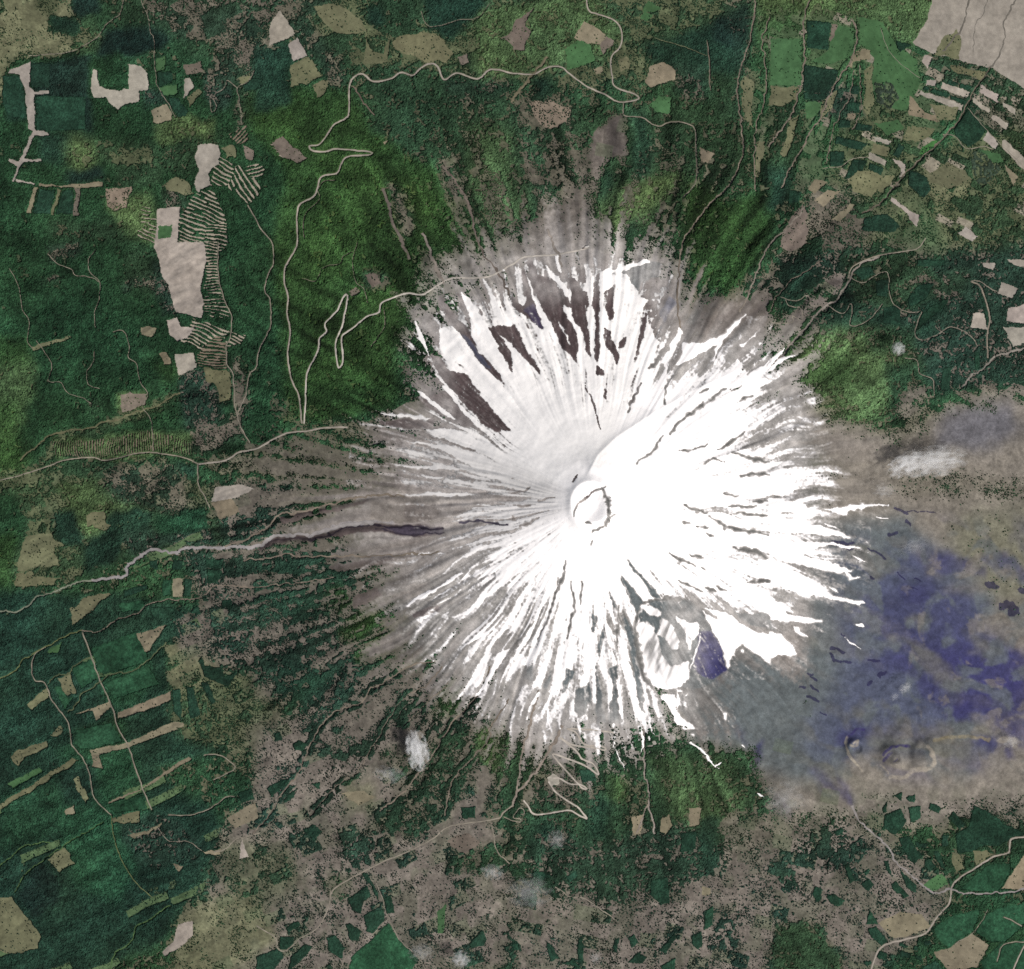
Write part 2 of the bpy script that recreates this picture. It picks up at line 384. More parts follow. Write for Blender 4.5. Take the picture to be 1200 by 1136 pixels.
A('sk', 10, P('930,960 970,960 1030,985 1000,1040 950,1020'), .75); A('sk', 8, P('895,990 940,1020 935,1060 900,1050'), .6); A('sk', 7, P('830,1060 870,1070 870,1150 835,1150'), .6)
A('so', 10, P('600,1060 690,1060 700,1090 600,1100'), .7)
A('sp', 8, P('1040,950 1240,930 1240,990 1150,980 1100,945 1060,940'), .9); A('as', 12, P('1000,900 1060,905 1100,915 1060,950 1010,930'), .8)
A('mf', 8, P('1110,960 1240,960 1240,1040 1130,1060 1100,1010'), .7); A('wf', 6, P('1120,1040 1200,1000 1240,1000 1240,1160 1140,1160 1090,1120'), .6)
A('of', 8, P('910,1090 950,1080 990,1136 980,1160 910,1160'), .8); A('mf', 7, P('905,1090 965,1080 985,1160 900,1160'), .8)
A('pk', 8, P('905,1015 940,1020 935,1040 905,1040'), .5)

# --- bare mountain: ring of scree and ash around the snow, stretching along the fall line
edge = {0:300, 15:330, 30:330, 45:260, 60:265, 75:248, 90:250, 105:254, 120:255, 135:245, 150:262, 165:270, 178:300, 188:235, 198:240, 208:228, 216:215, 226:262, 240:285, 252:300, 268:300, 284:300, 296:260, 308:240, 318:262, 328:275, 340:255, 352:310}
ek = sorted(edge); ev = [edge[k] for k in ek]
def ring(th_deg, tab):
    k = sorted(tab); return np.interp(np.mod(th_deg, 360), k+[360], [tab[i] for i in k]+[tab[k[0]]])

# --- sample the coarse maps on the fine grid, with the boundaries roughened
wx = (fbm(X, Y, 22, 201, 4)-0.5)*16; wy = (fbm(X, Y, 22, 221, 4)-0.5)*16
def lsample(M):
    u = np.clip((X+wx+40)/LS, 0, len(lx)-1.001); v = np.clip((Y+wy+40)/LS, 0, len(ly)-1.001)
    i = u.astype(int); j = v.astype(int); fu = (u-i).astype(np.float32); fv = (v-j).astype(np.float32)
    if M.ndim == 3: fu = fu[..., None]; fv = fv[..., None]
    M = M.astype(np.float32)
    return (M[j,i]*(1-fu)+M[j,i+1]*fu)*(1-fv)+(M[j+1,i]*(1-fu)+M[j+1,i+1]*fu)*fv
D = lsample(LD); FC = lsample(LF); GC = lsample(LG)

deg = np.degrees(TH) % 360
ashz = np.clip(sstep(900, 990, X)*sstep(590, 640, Y)*sstep(930, 890, Y)*sstep(250, 290, R), 0, 1)
def parcels(ang, cw, ch, seed):
    a = math.radians(ang); wx2 = X+5*(vnoise(X, Y, 25, seed)-0.5); wy2 = Y+5*(vnoise(X, Y, 25, seed+1)-0.5)
    v = np.floor((-math.sin(a)*wx2+math.cos(a)*wy2)/ch); u = np.floor((math.cos(a)*wx2+math.sin(a)*wy2)/cw+0.37*np.mod(v*v, 7))
    t = np.random.default_rng(seed).random((256, 256)).astype(np.float32)
    return t[np.mod(v, 256).astype(int), np.mod(u, 256).astype(int)]
ashq = sstep(960, 1010, X)*sstep(455, 490, Y)*sstep(960, 920, Y)
farm = np.clip(sstep(0.62, 0.5, D)*sstep(330, 380, R)*(1-np.maximum(ashz, ashq)), 0, 1)
pc = np.where((X > 800) & (Y < 500), parcels(28, 20, 9, 271), np.where(X < 600, parcels(-24, 24, 14, 273), parcels(12, 22, 16, 275)))
GC = GC*(1+(farm*(pc-0.5)*0.5)[..., None])
gmix = (farm*sstep(0.78, 0.84, pc)*0.6)[..., None]; GC = GC*(1-gmix)+soil((84, 96, 72)).astype(np.float32)*gmix
ne = (farm*sstep(880, 930, X)*sstep(330, 290, Y)); nm_ = (ne*sstep(0.10, 0.07, pc)*0.75)[..., None]; GC = GC*(1-nm_)+soil((150, 142, 128)).astype(np.float32)*nm_
D = np.clip(D+farm*((0.25+0.3*(Y < 500))*sstep(0.86, 0.89, pc)-0.12*sstep(0.3, 0.2, pc)), 0, 1)
std = parcels(-24, 52, 9, 277); std2 = parcels(4, 22, 18, 279)
sw = sstep(300, 230, X)*sstep(560, 620, Y); wn = sstep(300, 250, X)*sstep(560, 500, Y)
stand = 1+sw*0.5*(std-0.5)+wn*0.5*(std2-0.5)
FC = FC*stand[..., None]
gapm = sw*sstep(0.94, 0.96, std)*(D > 0.6); D = D*(1-0.85*gapm); GC = GC*(1-gapm[..., None])+soil((84, 106, 74)).astype(np.float32)*gapm[..., None]
sm = (sstep(900, 960, Y)*sstep(230, 300, X)*sstep(0.5, 0.4, D)*0.5*sstep(0.45, 0.62, fbm(X, Y, 15, 285, 4)))[..., None]
GC = GC*(1-sm)+soil((88, 92, 76)).astype(np.float32)*sm
D = np.clip(D+0.80*(0.6*fbm(X, Y, 17, 281, 3)+0.4*vnoise(X, Y, 5, 286)-0.5)*sstep(0.0, 0.25, D)*sstep(0.97, 0.85, D), 0, 1)
fa = math.radians(24); fx = X+40*(fbm(X, Y, 70, 241, 3)-0.5); fy = Y+46*(fbm(X, Y, 55, 251, 3)-0.5)
fu = math.cos(fa)*fx+math.sin(fa)*fy; fv = -math.sin(fa)*fx+math.cos(fa)*fy
q1 = 0.5*vnoise(fu, fv, (80, 16), 261)+0.5*fbm(X, Y, 36, 265, 4); q2 = 0.45*vnoise(fu, fv, (90, 18), 263)+0.55*fbm(X, Y, 48, 267, 4); q3 = fbm(fx, fy, 26, 269, 4)
for cl, qq, a_ in (('ao', sstep(0.52, 0.70, q1), 0.55), ('ag', sstep(0.52, 0.68, q3), 0.65), ('ai', sstep(0.54, 0.70, q2)*sstep(980, 1080, X), 0.55), ('as', sstep(0.60, 0.72, fbm(fx, fy, 18, 288, 4))*sstep(1000, 1120, X), 0.5)):
    m_ = (qq*a_*ashz)[..., None].astype(np.float32); GC = GC*(1-m_)+soil(CL[cl][2]).astype(np.float32)*m_
rn = (polw(170, 260, 231)-0.5)*75 + (polw(330, 170, 235)-0.5)*75 + (polw(60, 240, 232)-0.5)*50 + (vnoise(X, Y, 9, 233)-0.5)*26 + (vnoise(X, Y, 2.6, 240)-0.5)*34
up = ring(deg, edge)
bare = sstep(52, -24, R-up+rn)
bw = ring(deg, {0:0, 40:0, 62:.2, 85:.2, 98:.4, 110:.75, 140:.85, 165:1, 188:.85, 198:.35, 212:.22, 230:.35, 245:.75, 262:.7, 280:.6, 300:.6, 320:.5, 340:.1})
band = sstep(540, 330, R+60*(vnoise(X, Y, 40, 238)-0.5))*sstep(200, 250, R)*bw
stk = 0.30*polw(210, 170, 236)+0.40*polw(480, 100, 237)+0.30*vnoise(X, Y, 5, 239)
stk2 = sstep(0.46, 0.66, stk)
wfan = np.exp(-((deg-176)/13.0)**2)*sstep(470, 330, R)*sstep(100, 200, R)
D *= (1-bare)
D = np.clip(D-band*(0.46*stk2+0.10)+band*0.25*sstep(0.45, 0.25, stk)*(D > 0.3)-wfan*0.42*sstep(0.30, 0.55, stk), 0, 1)
bs = (np.clip(band*0.75*sstep(0.35, 0.65, stk)+wfan*0.7, 0, 0.9)*(1-bare))[..., None]
GC = GC*(1-bs)+soil((108, 103, 94)).astype(np.float32)*bs
sk = polw(260, 120, 234)*0.55+polw(120, 240, 235)*0.45
near = np.clip(1-(R-up+70)/70, 0, 1)
sc_col = np.stack([np.interp(sk, [0.2, 0.8], [a, b]) for a, b in zip(soil((112, 106, 101)), soil((164, 158, 153)))], -1).astype(np.float32)
east = sstep(300, 340, deg)+sstep(62, 40, deg)*(deg < 180)
sc_col *= (0.92+0.22*sstep(40, -30, R-up+30))[..., None]
b2 = (bare*(1-0.85*np.clip(east, 0, 1)*sstep(930, 960, X)))[..., None]
GC = GC*(1-b2)+sc_col*b2
# ------------------------------------------------------------------ snow cap: long tongues running down the fall line
snow_edge = {0:262, 10:270, 20:275, 28:255, 36:215, 44:170, 52:165, 60:200, 66:235, 74:255, 82:265, 90:262, 98:252, 106:240, 115:225, 125:212, 135:190, 145:178, 152:165, 160:150, 168:135, 175:135, 181:135, 188:160, 194:180, 200:185, 205:180, 210:170, 215:190,
             220:240, 226:262, 233:275, 240:276, 247:272, 254:270, 260:266, 266:268, 274:272, 281:275, 287:262, 292:225, 298:190, 304:180, 309:200, 314:225, 320:262, 326:276, 332:250, 338:232, 344:238, 350:250, 356:262}
Rs = ring(deg, snow_edge)
fuzz = {0:60, 20:70, 45:30, 60:40, 80:70, 100:80, 130:80, 150:70, 170:60, 190:70, 210:50, 225:45, 250:40, 275:45, 290:40, 310:40, 325:35, 340:55}
Fw = ring(deg, fuzz)
tw = 0.018*np.sin(R/45.0)*0+0.010*(vnoise(X, Y, 40, 301)-0.5)
def pw(n, rad, seed): return vnoise(((THU+tw) % 1.0)*n, R+40*vnoise(X, Y, 30, seed+9), (1.0, rad), seed, perx=n)
n1 = pw(90, 70, 311)-0.5; n2 = pw(190, 45, 312)-0.5; n3 = pw(380, 26, 313)-0.5; n4 = vnoise(X, Y, 3.2, 314)-0.5
cap = np.where(deg > 300, 1.35, 1.2)*1.0
south = sstep(62, 80, deg)*(1-sstep(150, 172, deg))
eastm = np.clip(sstep(325, 340, deg)+sstep(62, 45, deg), 0, 1)
westm = sstep(150, 165, deg)*(1-sstep(205, 215, deg))
cap = cap-0.72*south-0.05*eastm-0.50*westm
cap = cap+2.5*sstep(150, 50, R)
n5 = pw(720, 15, 315)-0.5
S = np.clip((Rs-R)/Fw, -9, None); S = np.minimum(S, cap) - 0.25*sstep(0.7, 1.0, R/Rs)
S += (1.0-0.4*south)*n1 + 1.6*n2 + (1.4+0.9*south+0.7*westm)*n3 + 0.7*n4 + (0.6+0.2*south)*n5
n6 = vnoise(X, Y, 1.5, 316)-0.5; n7 = pw(900, 26, 317)-0.5
S += 0.7*n6+0.9*n7*sstep(0.9, 0.2, np.clip(south, 0, 1))
S = np.where(R < 285, S, S-(R-285)/22)
xw = X+2.6*(vnoise(X, Y, 5, 321)-0.5)+2.0*(vnoise(X, Y, 14, 322)-0.5); yw = Y+2.6*(vnoise(X, Y, 5, 323)-0.5)+2.0*(vnoise(X, Y, 14, 324)-0.5)
def bx(m, k):
    for _ in range(2):
        for ax in (0, 1):
            pad = [(0, 0), (0, 0)]; pad[ax] = (k+1, k)
            c = np.cumsum(np.pad(m, pad), axis=ax); n = m.shape[ax]
            m = (np.take(c, np.arange(n)+2*k+1, axis=ax)-np.take(c, np.arange(n), axis=ax))/(2*k+1)
    return m
NZ = (1.2*n7+1.2*n6+1.3*n3+1.3*n4+1.2*n5+0.8*n2).astype(np.float32)
def sl(poly, m=10):
    s, e = box_of(poly, m); return s, e, bx(inpoly(poly, xw[s,e], yw[s,e]).astype(np.float32), 1)
def rock(cl, poly, amt=1.0, cut=True):
    s, e, m = sl(poly)
    if cut: S[s,e] = np.minimum(S[s,e], (0.5-m)*3.2+0.30+0.9*NZ[s,e] if amt > 0.55 else (0.5-m)*2.6+0.6+NZ[s,e])
    mm = np.clip(m*1.5, 0, 1)[..., None]*amt
    GC[s,e] = GC[s,e]*(1-mm)+soil(CL[cl][2])*mm
    d_ = D[s,e]; d_[m > 0.3] = 0; D[s,e] = d_
def tongue(poly, v=1.6):
    s, e, m = sl(poly); S[s,e] = np.maximum(S[s,e], (m-0.5)*3.4+0.25+0.8*NZ[s,e])
def crack(pts, w):
    s, e = box_of(pts, 9); d, _, al = seg_dist(smooth_line(pts, 3).tolist(), xw[s,e], yw[s,e])
    ww = w*(0.25+0.9*np.sin(np.pi*np.clip(al, 0.05, 0.97)))*(0.4+1.2*vnoise(X[s,e], Y[s,e], 4, 331))
    S[s,e] = np.minimum(S[s,e], (d/(ww+0.15)-1)*1.1-0.15+1.6*n4[s,e]+1.1*n3[s,e])
def rib(pts, w, v=1.6):
    s, e = box_of(pts, 8); d, _, al = seg_dist(smooth_line(pts, 3).tolist(), xw[s,e], yw[s,e])
    ww = w*(0.3+1.1*np.sin(np.pi*np.clip(al, 0.06, 0.95))); S[s,e] = np.maximum(S[s,e], (1-d/ww)*1.5+0.35+0.9*n4[s,e])

# ground under and between the snow
core = sstep(300, 250, R)
nwq = sstep(205, 220, deg)*(1-sstep(285, 300, deg))
base_in = soil((104, 105, 103))[None, None]*(1-nwq[..., None])+soil((92, 80, 80))[None, None]*nwq[..., None]
wq = westm[..., None]
base_in = base_in*(1-wq)+soil((134, 126, 122))[None, None]*wq
amt = (core*sstep(-2.6, -0.4, S))[..., None]*0.85
GC = (GC*(1-amt)+base_in*amt).astype(np.float32)

# north-west: purple rock between the tongues
rock('rk', T(1,1,(815,535),(870,545),(900,600),(950,610),(990,620),(1030,690),(1100,770),(1160,840),(1195,890),(1130,890),(1060,850),(980,760),(920,700),(870,640),(830,580)))
rock('rk', T(1,1,(750,720),(800,730),(880,690),(960,760),(1040,870),(940,850),(860,810),(800,770)))
rock('rk', T(1,1,(860,250),(920,330),(980,400),(1030,460),(1080,540),(1130,600),(1172,690),(1120,640),(1050,560),(1000,480),(960,430),(900,380),(850,290)))
rock('rk', T(1,1,(940,235),(990,270),(1000,330),(960,300)))
rock('rk', T(1,1,(1030,265),(1060,330),(1080,390),(1140,430),(1200,520),(1200,625),(1165,560),(1120,460),(1080,390),(1045,330)))
rock('rk', T(1,1,(1090,395),(1160,390),(1200,400),(1200,480),(1150,440)), .8)
rock('rk', T(1,1,(560,845),(640,835),(840,825),(830,865),(1000,885),(900,885),(640,868)), .9)
rock('sd', T(1,1,(810,905),(900,930),(1010,965),(1060,1000),(940,955),(830,925)))
rock('ab', T(1,1,(960,430),(1000,455),(1060,540),(1100,600),(1050,560),(990,480)), .7)
rock('rk', T(2,1,(45,130),(75,150),(110,290),(150,420),(110,390),(60,350),(0,300),(0,265),(55,305),(70,270)))
rock('ai', T(2,1,(60,320),(100,290),(150,415),(110,390)), .5)
rock('rk', T(2,1,(55,85),(100,90),(115,150),(150,160),(150,120),(190,190),(230,230),(265,270),(290,310),(250,300),(270,340),(300,410),(310,470),(300,560),(340,640),(280,540),(230,480),(200,420),(160,360),(130,280),(100,200)))
rock('rk', T(2,1,(245,165),(300,170),(320,220),(350,230),(360,290),(350,330),(360,420),(375,570),(350,520),(330,430),(300,380),(275,320),(280,260)))
rock('rk', T(2,1,(385,160),(410,140),(410,260),(400,380),(415,500),(400,580),(385,540),(390,450),(385,330),(365,290)))
rock('rk', T(2,1,(450,180),(480,200),(475,290),(480,360),(450,370),(440,320),(450,260)))
rock('rk', T(2,1,(430,400),(460,420),(480,490),(500,530),(495,590),(470,530),(430,470)))
rock('rk', T(2,1,(500,470),(530,440),(540,450),(520,500),(500,505)))
rock('rk', T(2,1,(620,320),(635,330),(620,420),(600,500),(575,580),(570,560),(590,470),(605,400)))
rock('rk', T(2,1,(0,365),(30,420),(60,500),(110,560),(140,620),(170,680),(130,620),(80,570),(30,520),(0,490)))
rock('rk', T(2,1,(390,580),(430,600),(440,630),(400,630))); rock('rk', T(2,1,(420,660),(440,700),(445,770),(425,700)))
rock('ag', T(2,1,(500,150),(640,92),(690,105),(690,160),(600,190),(590,240),(560,200),(540,160)))
rock('sd', T(2,1,(590,240),(650,250),(760,250),(800,390),(720,490),(660,440),(630,330)), .5)
rock('ab', T(2,1,(740,260),(770,290),(730,340),(715,380),(690,340)), .9)
rock('sd', T(2,1,(790,470),(880,500),(860,540),(770,580),(735,620),(750,545)), .7)
rock('sd', T(2,1,(1060,560),(1040,540),(1080,500),(1200,560),(1160,600),(1110,640)), .3)
rock('sd', T(2,1,(800,395),(1000,340),(1060,300),(1000,480),(850,520),(790,470)), .4)
for pts, w in ((T(2,1,(645,592),(690,552),(712,500)),2), (T(2,1,(735,900),(790,835),(850,790),(920,750),(1000,685)),1.5), (T(2,1,(580,1035),(660,975),(690,925),(705,905)),1.0), (T(2,1,(960,975),(1020,942),(1085,888)),1.1),
               (T(2,1,(880,1050),(940,1020),(990,1030)),.9), (T(2,1,(1070,1090),(1140,1085),(1200,1090)),1.4), (T(2,1,(1030,985),(1090,1000),(1200,1035)),1.5), (T(2,1,(1050,755),(1120,718)),1.2), (T(2,1,(1020,700),(1080,665)),1.0), (T(2,1,(870,710),(920,690)),.9),
               (T(2,1,(540,800),(560,740),(605,660)),1.1), (T(2,1,(710,760),(730,650),(780,620)),1.2), (T(2,1,(780,980),(850,970),(910,945)),.7), (T(2,1,(410,880),(380,760),(340,660)),.4), (T(2,1,(720,620),(750,560),(770,500)),1.0)):
    crack(pts, w)
# crater lip: dark broken wall on its east side
for pts, w in ((T(2,2,(418,12),(440,60),(452,120),(450,160),(430,190),(378,216)),1.7), (T(2,2,(455,150),(484,140)),1.0), (T(2,2,(300,90),(340,62),(390,25),(440,10)),.65), (T(2,2,(300,90),(285,150)),.5), (T(2,2,(338,180),(368,185)),.9), (T(2,1,(275,1120),(300,1095)),.5)):
    crack(pts, w)
# western flank: grey ash, lava channel with its wall shade painted dark
rock('sr', T(1,2,(540,60),(760,50),(1000,50),(1040,90),(900,170),(700,180),(540,180)), .7)
rock('sd', T(1,2,(700,100),(900,90),(1040,60),(980,120),(800,170),(700,170)), .7)
rock('rk', T(1,2,(340,222),(430,195),(560,186),(700,192),(870,198),(882,230),(800,238),(690,240),(600,222),(480,218),(400,245),(350,240)), .9)
rock('ai', T(1,2,(600,200),(700,196),(870,202),(876,225),(800,228),(700,235),(640,215)), .35)
rock('rk', T(1,2,(80,240),(240,240),(350,225),(350,245),(260,262),(150,262),(60,290),(10,310)), .8)
rock('rk', T(1,2,(110,150),(230,132),(400,105),(540,60),(500,85),(380,125),(250,150),(130,185)), .7)
rock('rk', T(1,2,(340,385),(480,360),(640,350),(600,370),(450,400),(380,410)), .5); rock('rk', T(1,2,(450,530),(560,480),(590,520),(520,560),(460,580)), .55)
rock('rk', T(1,2,(730,600),(860,565),(870,590),(800,625),(740,625)), .8)
rock('sr', T(1,1,(640,800),(700,760),(780,740),(860,820),(830,830),(700,835)), .4)
for pts, w in ((T(1,2,(970,180),(1020,168),(1090,178),(1180,188)),1.4), (T(2,2,(40,195),(90,175),(128,155)),1.3), (T(2,2,(0,95),(50,100),(90,90)),.8), (T(2,2,(130,75),(200,60)),.8), (T(2,2,(0,40),(60,30),(90,15)),.9), (T(2,2,(0,150),(15,165)),1)):
    crack(pts, w)
# tongues of the north-west
for poly in (T(1,1,(855,470),(880,530),(940,610),(945,620),(920,560),(985,590),(1040,660),(1120,750),(1200,850),(1200,700),(1160,690),(1090,610),(1020,540),(960,470),(890,400),(860,400)),
             T(1,1,(955,225),(1000,260),(1040,330),(1090,400),(1120,460),(1150,520),(1195,605),(1150,560),(1100,500),(1060,440),(1010,370)),
             T(1,1,(995,330),(1020,400),(1050,480),(1100,550),(1150,630),(1200,690),(1200,740),(1120,600),(1050,520),(1010,440)),
             T(1,1,(865,670),(890,670),(940,730),(1000,800),(1060,855),(1110,888),(1070,885),(1000,830),(930,750)),
             T(1,1,(745,695),(790,705),(850,755),(900,795),(940,832),(900,820),(840,775)),
             T(1,1,(880,870),(1000,900),(1090,950),(1200,1010),(1200,1060),(1100,1000),(980,940),(850,895),(560,865),(480,852),(560,858),(800,885)),
             T(1,1,(600,920),(760,945),(880,980),(1000,1050),(1120,1100),(1200,1136),(1200,1060),(1060,1000),(900,955),(700,930)),
             T(1,1,(720,1085),(800,1095),(980,1110),(820,1110)), T(1,1,(600,1040),(690,1065),(740,1085),(690,1072)),
             T(1,1,(620,1030),(760,1045),(920,1045),(1000,1070),(860,1065),(740,1060)), T(1,1,(540,775),(620,805),(760,810),(830,828),(760,835),(620,812)),
             T(1,1,(740,360),(780,420),(800,480),(820,550),(800,520),(770,470)), T(1,1,(870,640),(880,680),(870,670)),
             T(1,2,(640,50),(760,45),(820,32),(1000,42),(1060,50),(900,52),(780,55)), T(1,2,(700,325),(880,318),(870,322),(700,330)),
             T(1,2,(790,555),(840,520),(940,470),(900,500)), T(1,2,(690,580),(760,520),(830,490),(940,420),(1000,400),(900,460),(830,505),(760,540)),
             T(1,2,(1180,420),(1080,510),(1020,560),(960,620),(1000,600),(1100,520),(1200,450)), T(1,2,(820,690),(900,660),(960,615),(890,668)), T(1,2,(830,690),(790,730),(800,720)),
             T(1,2,(920,780),(1000,730),(1080,690),(1160,650),(1080,710),(1000,745)), T(1,2,(1190,760),(1130,800),(1090,890),(1030,1000),(1050,985),(1110,890),(1150,840)), T(1,2,(815,830),(840,810),(830,830))):
    tongue(poly)
# tongues of the top edge
for poly in (T(2,1,(45,105),(85,180),(110,260),(150,330),(200,420),(240,500),(200,470),(150,400),(110,310),(80,210)), T(2,1,(155,110),(190,130),(235,190),(275,250),(265,268),(230,225),(190,180)), T(2,1,(190,60),(215,60),(240,150),(225,145)),
             T(2,1,(235,280),(265,320),(300,390),(320,430),(310,470),(290,400),(250,340)), T(2,1,(305,440),(340,480),(360,560),(400,680),(360,640),(320,560)), T(2,1,(410,140),(440,125),(500,130),(460,150),(540,180),(560,240),(600,260),(640,270),(600,320),(540,360),(560,330),(530,240),(490,200),(430,240),(430,380),(412,420),(415,250)),
             T(2,1,(380,150),(375,240),(365,330),(385,480),(380,540),(350,400),(355,260)), T(2,1,(480,130),(560,100),(630,80),(650,100),(560,120),(500,145)), T(2,1,(210,345),(250,430),(285,495),(265,480),(225,400)),
             T(2,1,(780,400),(800,410),(760,520),(720,600),(700,570),(740,480)), T(2,1,(800,470),(880,480),(1000,420),(960,480),(860,540),(760,590),(800,520)), T(2,1,(1180,390),(1130,450),(1080,500),(1060,480),(1100,470),(1170,400))):
    tongue(poly)
for pts in (T(3,1,(130,530),(60,555),(0,610)), T(3,1,(75,500),(20,560),(0,580)), T(2,1,(1090,340),(1030,400),(970,480),(940,560)), T(2,1,(1200,565),(1100,640),(1020,700))):
    rib(pts, 1.6)
# east: tongues licking out over the ash
for poly in (T(3,2,(-20,500),(50,550),(115,590),(60,590),(140,612),(250,632),(258,650),(100,637),(-20,632)), T(3,2,(-20,365),(80,390),(170,440),(100,430),(170,470),(300,520),(440,545),(462,560),(380,556),(240,522),(180,525),(100,497),(-20,445)),
             T(3,2,(0,240),(150,265),(300,270),(380,285),(440,296),(280,288),(200,305),(360,340),(240,332),(150,330),(310,370),(400,405),(330,410),(200,390),(110,370),(0,330)),
             T(3,2,(0,150),(100,165),(250,190),(390,246),(280,236),(150,225),(0,225)), T(3,2,(220,110),(330,108),(450,88),(595,90),(480,103),(390,120),(360,146),(290,120)), T(3,2,(0,60),(140,80),(210,115),(210,150),(100,130),(0,140)), T(3,2,(0,0),(140,0),(120,30),(60,55),(0,40)),
             T(2,2,(865,575),(1000,595),(1130,680),(1210,712),(1210,845),(1130,795),(1070,742),(1030,810),(1010,872),(990,790),(940,680)), T(3,2,(0,685),(60,700),(120,755),(138,790),(90,800),(40,790),(0,830))):
    tongue(poly)
for pts, w in ((T(3,2,(395,325),(420,345),(460,365)),.8), (T(3,2,(285,478),(305,490),(330,505)),1.0), (T(3,2,(345,706),(400,745),(450,778)),.6), (T(3,2,(400,650),(430,655),(460,662)),.9), (T(3,2,(500,152),(580,157)),.6), (T(3,2,(120,660),(150,690),(185,715)),1.6), (T(3,2,(360,400),(380,435),(425,440)),1.2), (T(3,2,(260,180),(330,210)),.7)):
    rib(pts, w)
# south-east bowl
rock('ag', T(2,2,(585,610),(640,548),(830,545),(880,590),(970,730),(1005,860),(940,925),(840,960),(780,940),(700,860),(600,760)))
rock('ag', T(2,2,(1030,590),(1080,605),(1200,600),(1230,680),(1140,660),(1060,620)))
rock('ai', T(2,2,(880,685),(935,690),(980,760),(1003,868),(940,912),(880,890),(850,850),(868,770)), .97)  # indigo shadow lying in the bowl, painted as ground colour
rock('ag', T(2,2,(1068,745),(1120,780),(1210,850),(1210,1150),(880,1150),(790,1060),(780,985),(960,920),(1010,880),(1040,780)), .3)
for poly in (T(2,2,(585,650),(640,640),(680,700),(700,790),(740,850),(800,830),(830,825),(830,900),(790,945),(750,960),(700,960),(640,920),(600,850),(585,760)), T(2,2,(690,620),(740,640),(780,720),(782,770),(740,775),(710,720),(680,700)),
             T(2,2,(760,610),(820,640),(870,650),(880,690),(850,730),(830,780),(800,680),(770,640)), T(2,2,(610,570),(640,560),(700,600),(690,620),(640,610)), T(2,2,(690,980),(760,980),(775,1070),(860,1136),(780,1136),(740,1060)), T(2,2,(990,1065),(1005,1065),(1005,1098),(990,1095)), T(2,2,(1068,770),(1085,772),(1082,782),(1070,780)),
             T(2,3,(790,0),(870,5),(880,12),(800,15)), T(2,3,(830,30),(862,32),(855,42),(835,38)), T(2,2,(770,960),(800,960),(795,970),(775,972)), T(2,2,(795,990),(820,975),(815,990))):
    tongue(poly)
for pts, w in ((T(2,2,(888,690),(870,760),(845,830),(828,900)),.8), (T(2,3,(820,90),(830,72),(870,95),(910,135),(950,180),(970,195)),1.1), (T(2,3,(950,185),(985,158)),1.0), (T(2,3,(1070,85),(1090,102)),.7), (T(2,3,(1150,310),(1175,328)),.9), (T(2,2,(560,945),(600,1060),(605,1090)),1.2), (T(2,2,(190,940),(165,1050),(170,1136)),.9), (T(2,3,(455,0),(460,40),(490,120),(550,230)),.5), (T(2,3,(610,0),(612,120)),.8), (T(2,2,(770,960),(775,1060)),1.0)):
    rib(pts, w)
crack(T(2,2,(600,560),(575,640),(578,740),(600,850),(640,930),(700,980)), 2.4); crack(T(2,2,(600,555),(660,542),(760,540),(840,548)), 2.2)
# southern dark strips
for poly in (T(2,2,(370,600),(400,620),(380,700),(370,680)), T(2,2,(430,640),(440,700),(400,850),(420,1000),(440,1110),(400,1115),(390,900),(400,760)), T(2,2,(450,860),(500,840),(490,1000),(520,1110),(450,1115),(470,950)), T(2,2,(490,390),(560,480),(620,540),(580,600),(530,490)),
             T(2,2,(510,600),(560,680),(582,820),(615,940),(625,1095),(590,1010),(560,800),(520,640)), T(2,2,(535,335),(580,400),(640,460),(712,542),(660,522),(600,440),(550,380)), T(2,2,(432,455),(480,540),(500,600),(470,560)), T(2,2,(60,900),(110,790),(90,920)), T(2,2,(140,940),(190,860),(160,960)), T(2,2,(250,860),(300,870),(230,1000)), T(2,2,(300,960),(360,920),(380,1000),(330,1090),(290,1060))):
    rock('ag', poly)
for pts, w in ((T(2,2,(805,92),(850,115),(910,137)),1.7), (T(2,2,(925,155),(1000,195),(1080,212),(1200,230)),2.0), (T(2,2,(735,318),(800,358),(862,382)),1.2), (T(2,2,(770,448),(830,475),(890,498)),.9), (T(2,2,(870,575),(950,622)),1.6), (T(2,2,(905,232),(945,245)),1.1), (T(2,2,(860,190),(915,206)),1.0), (T(2,2,(800,172),(835,176)),1.0), (T(2,2,(830,325),(890,345)),1.3), (T(2,2,(1030,295),(1120,310),(1200,345)),1.8), (T(2,2,(900,480),(950,500)),1.2), (T(2,2,(960,480),(1000,497)),1.2), (T(2,2,(1010,100),(1140,100)),1.2),
               (T(2,2,(1050,135),(1200,145)),1.2), (T(2,2,(1130,78),(1200,80)),1.2), (T(2,2,(990,40),(1060,55)),1), (T(2,2,(1100,455),(1200,455)),1.8), (T(2,2,(200,520),(240,420),(250,360)),.9), (T(2,2,(120,720),(190,560),(215,430)),1.0), (T(2,2,(255,720),(290,560),(275,450)),1.0), (T(2,2,(60,760),(130,640),(170,540)),.9), (T(2,2,(0,780),(60,690),(100,640)),1.1), (T(2,2,(320,560),(325,450)),.8), (T(2,2,(500,560),(490,690),(495,760)),1.0), (T(2,2,(545,820),(575,900)),1.0), (T(2,2,(365,280),(375,260)),.5)):
    crack(pts, w)
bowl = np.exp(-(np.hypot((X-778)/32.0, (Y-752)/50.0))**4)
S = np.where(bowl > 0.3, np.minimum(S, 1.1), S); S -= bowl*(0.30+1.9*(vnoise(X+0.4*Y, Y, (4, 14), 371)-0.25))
SNOW = (S > -0.28) & (R < 420) & FINE
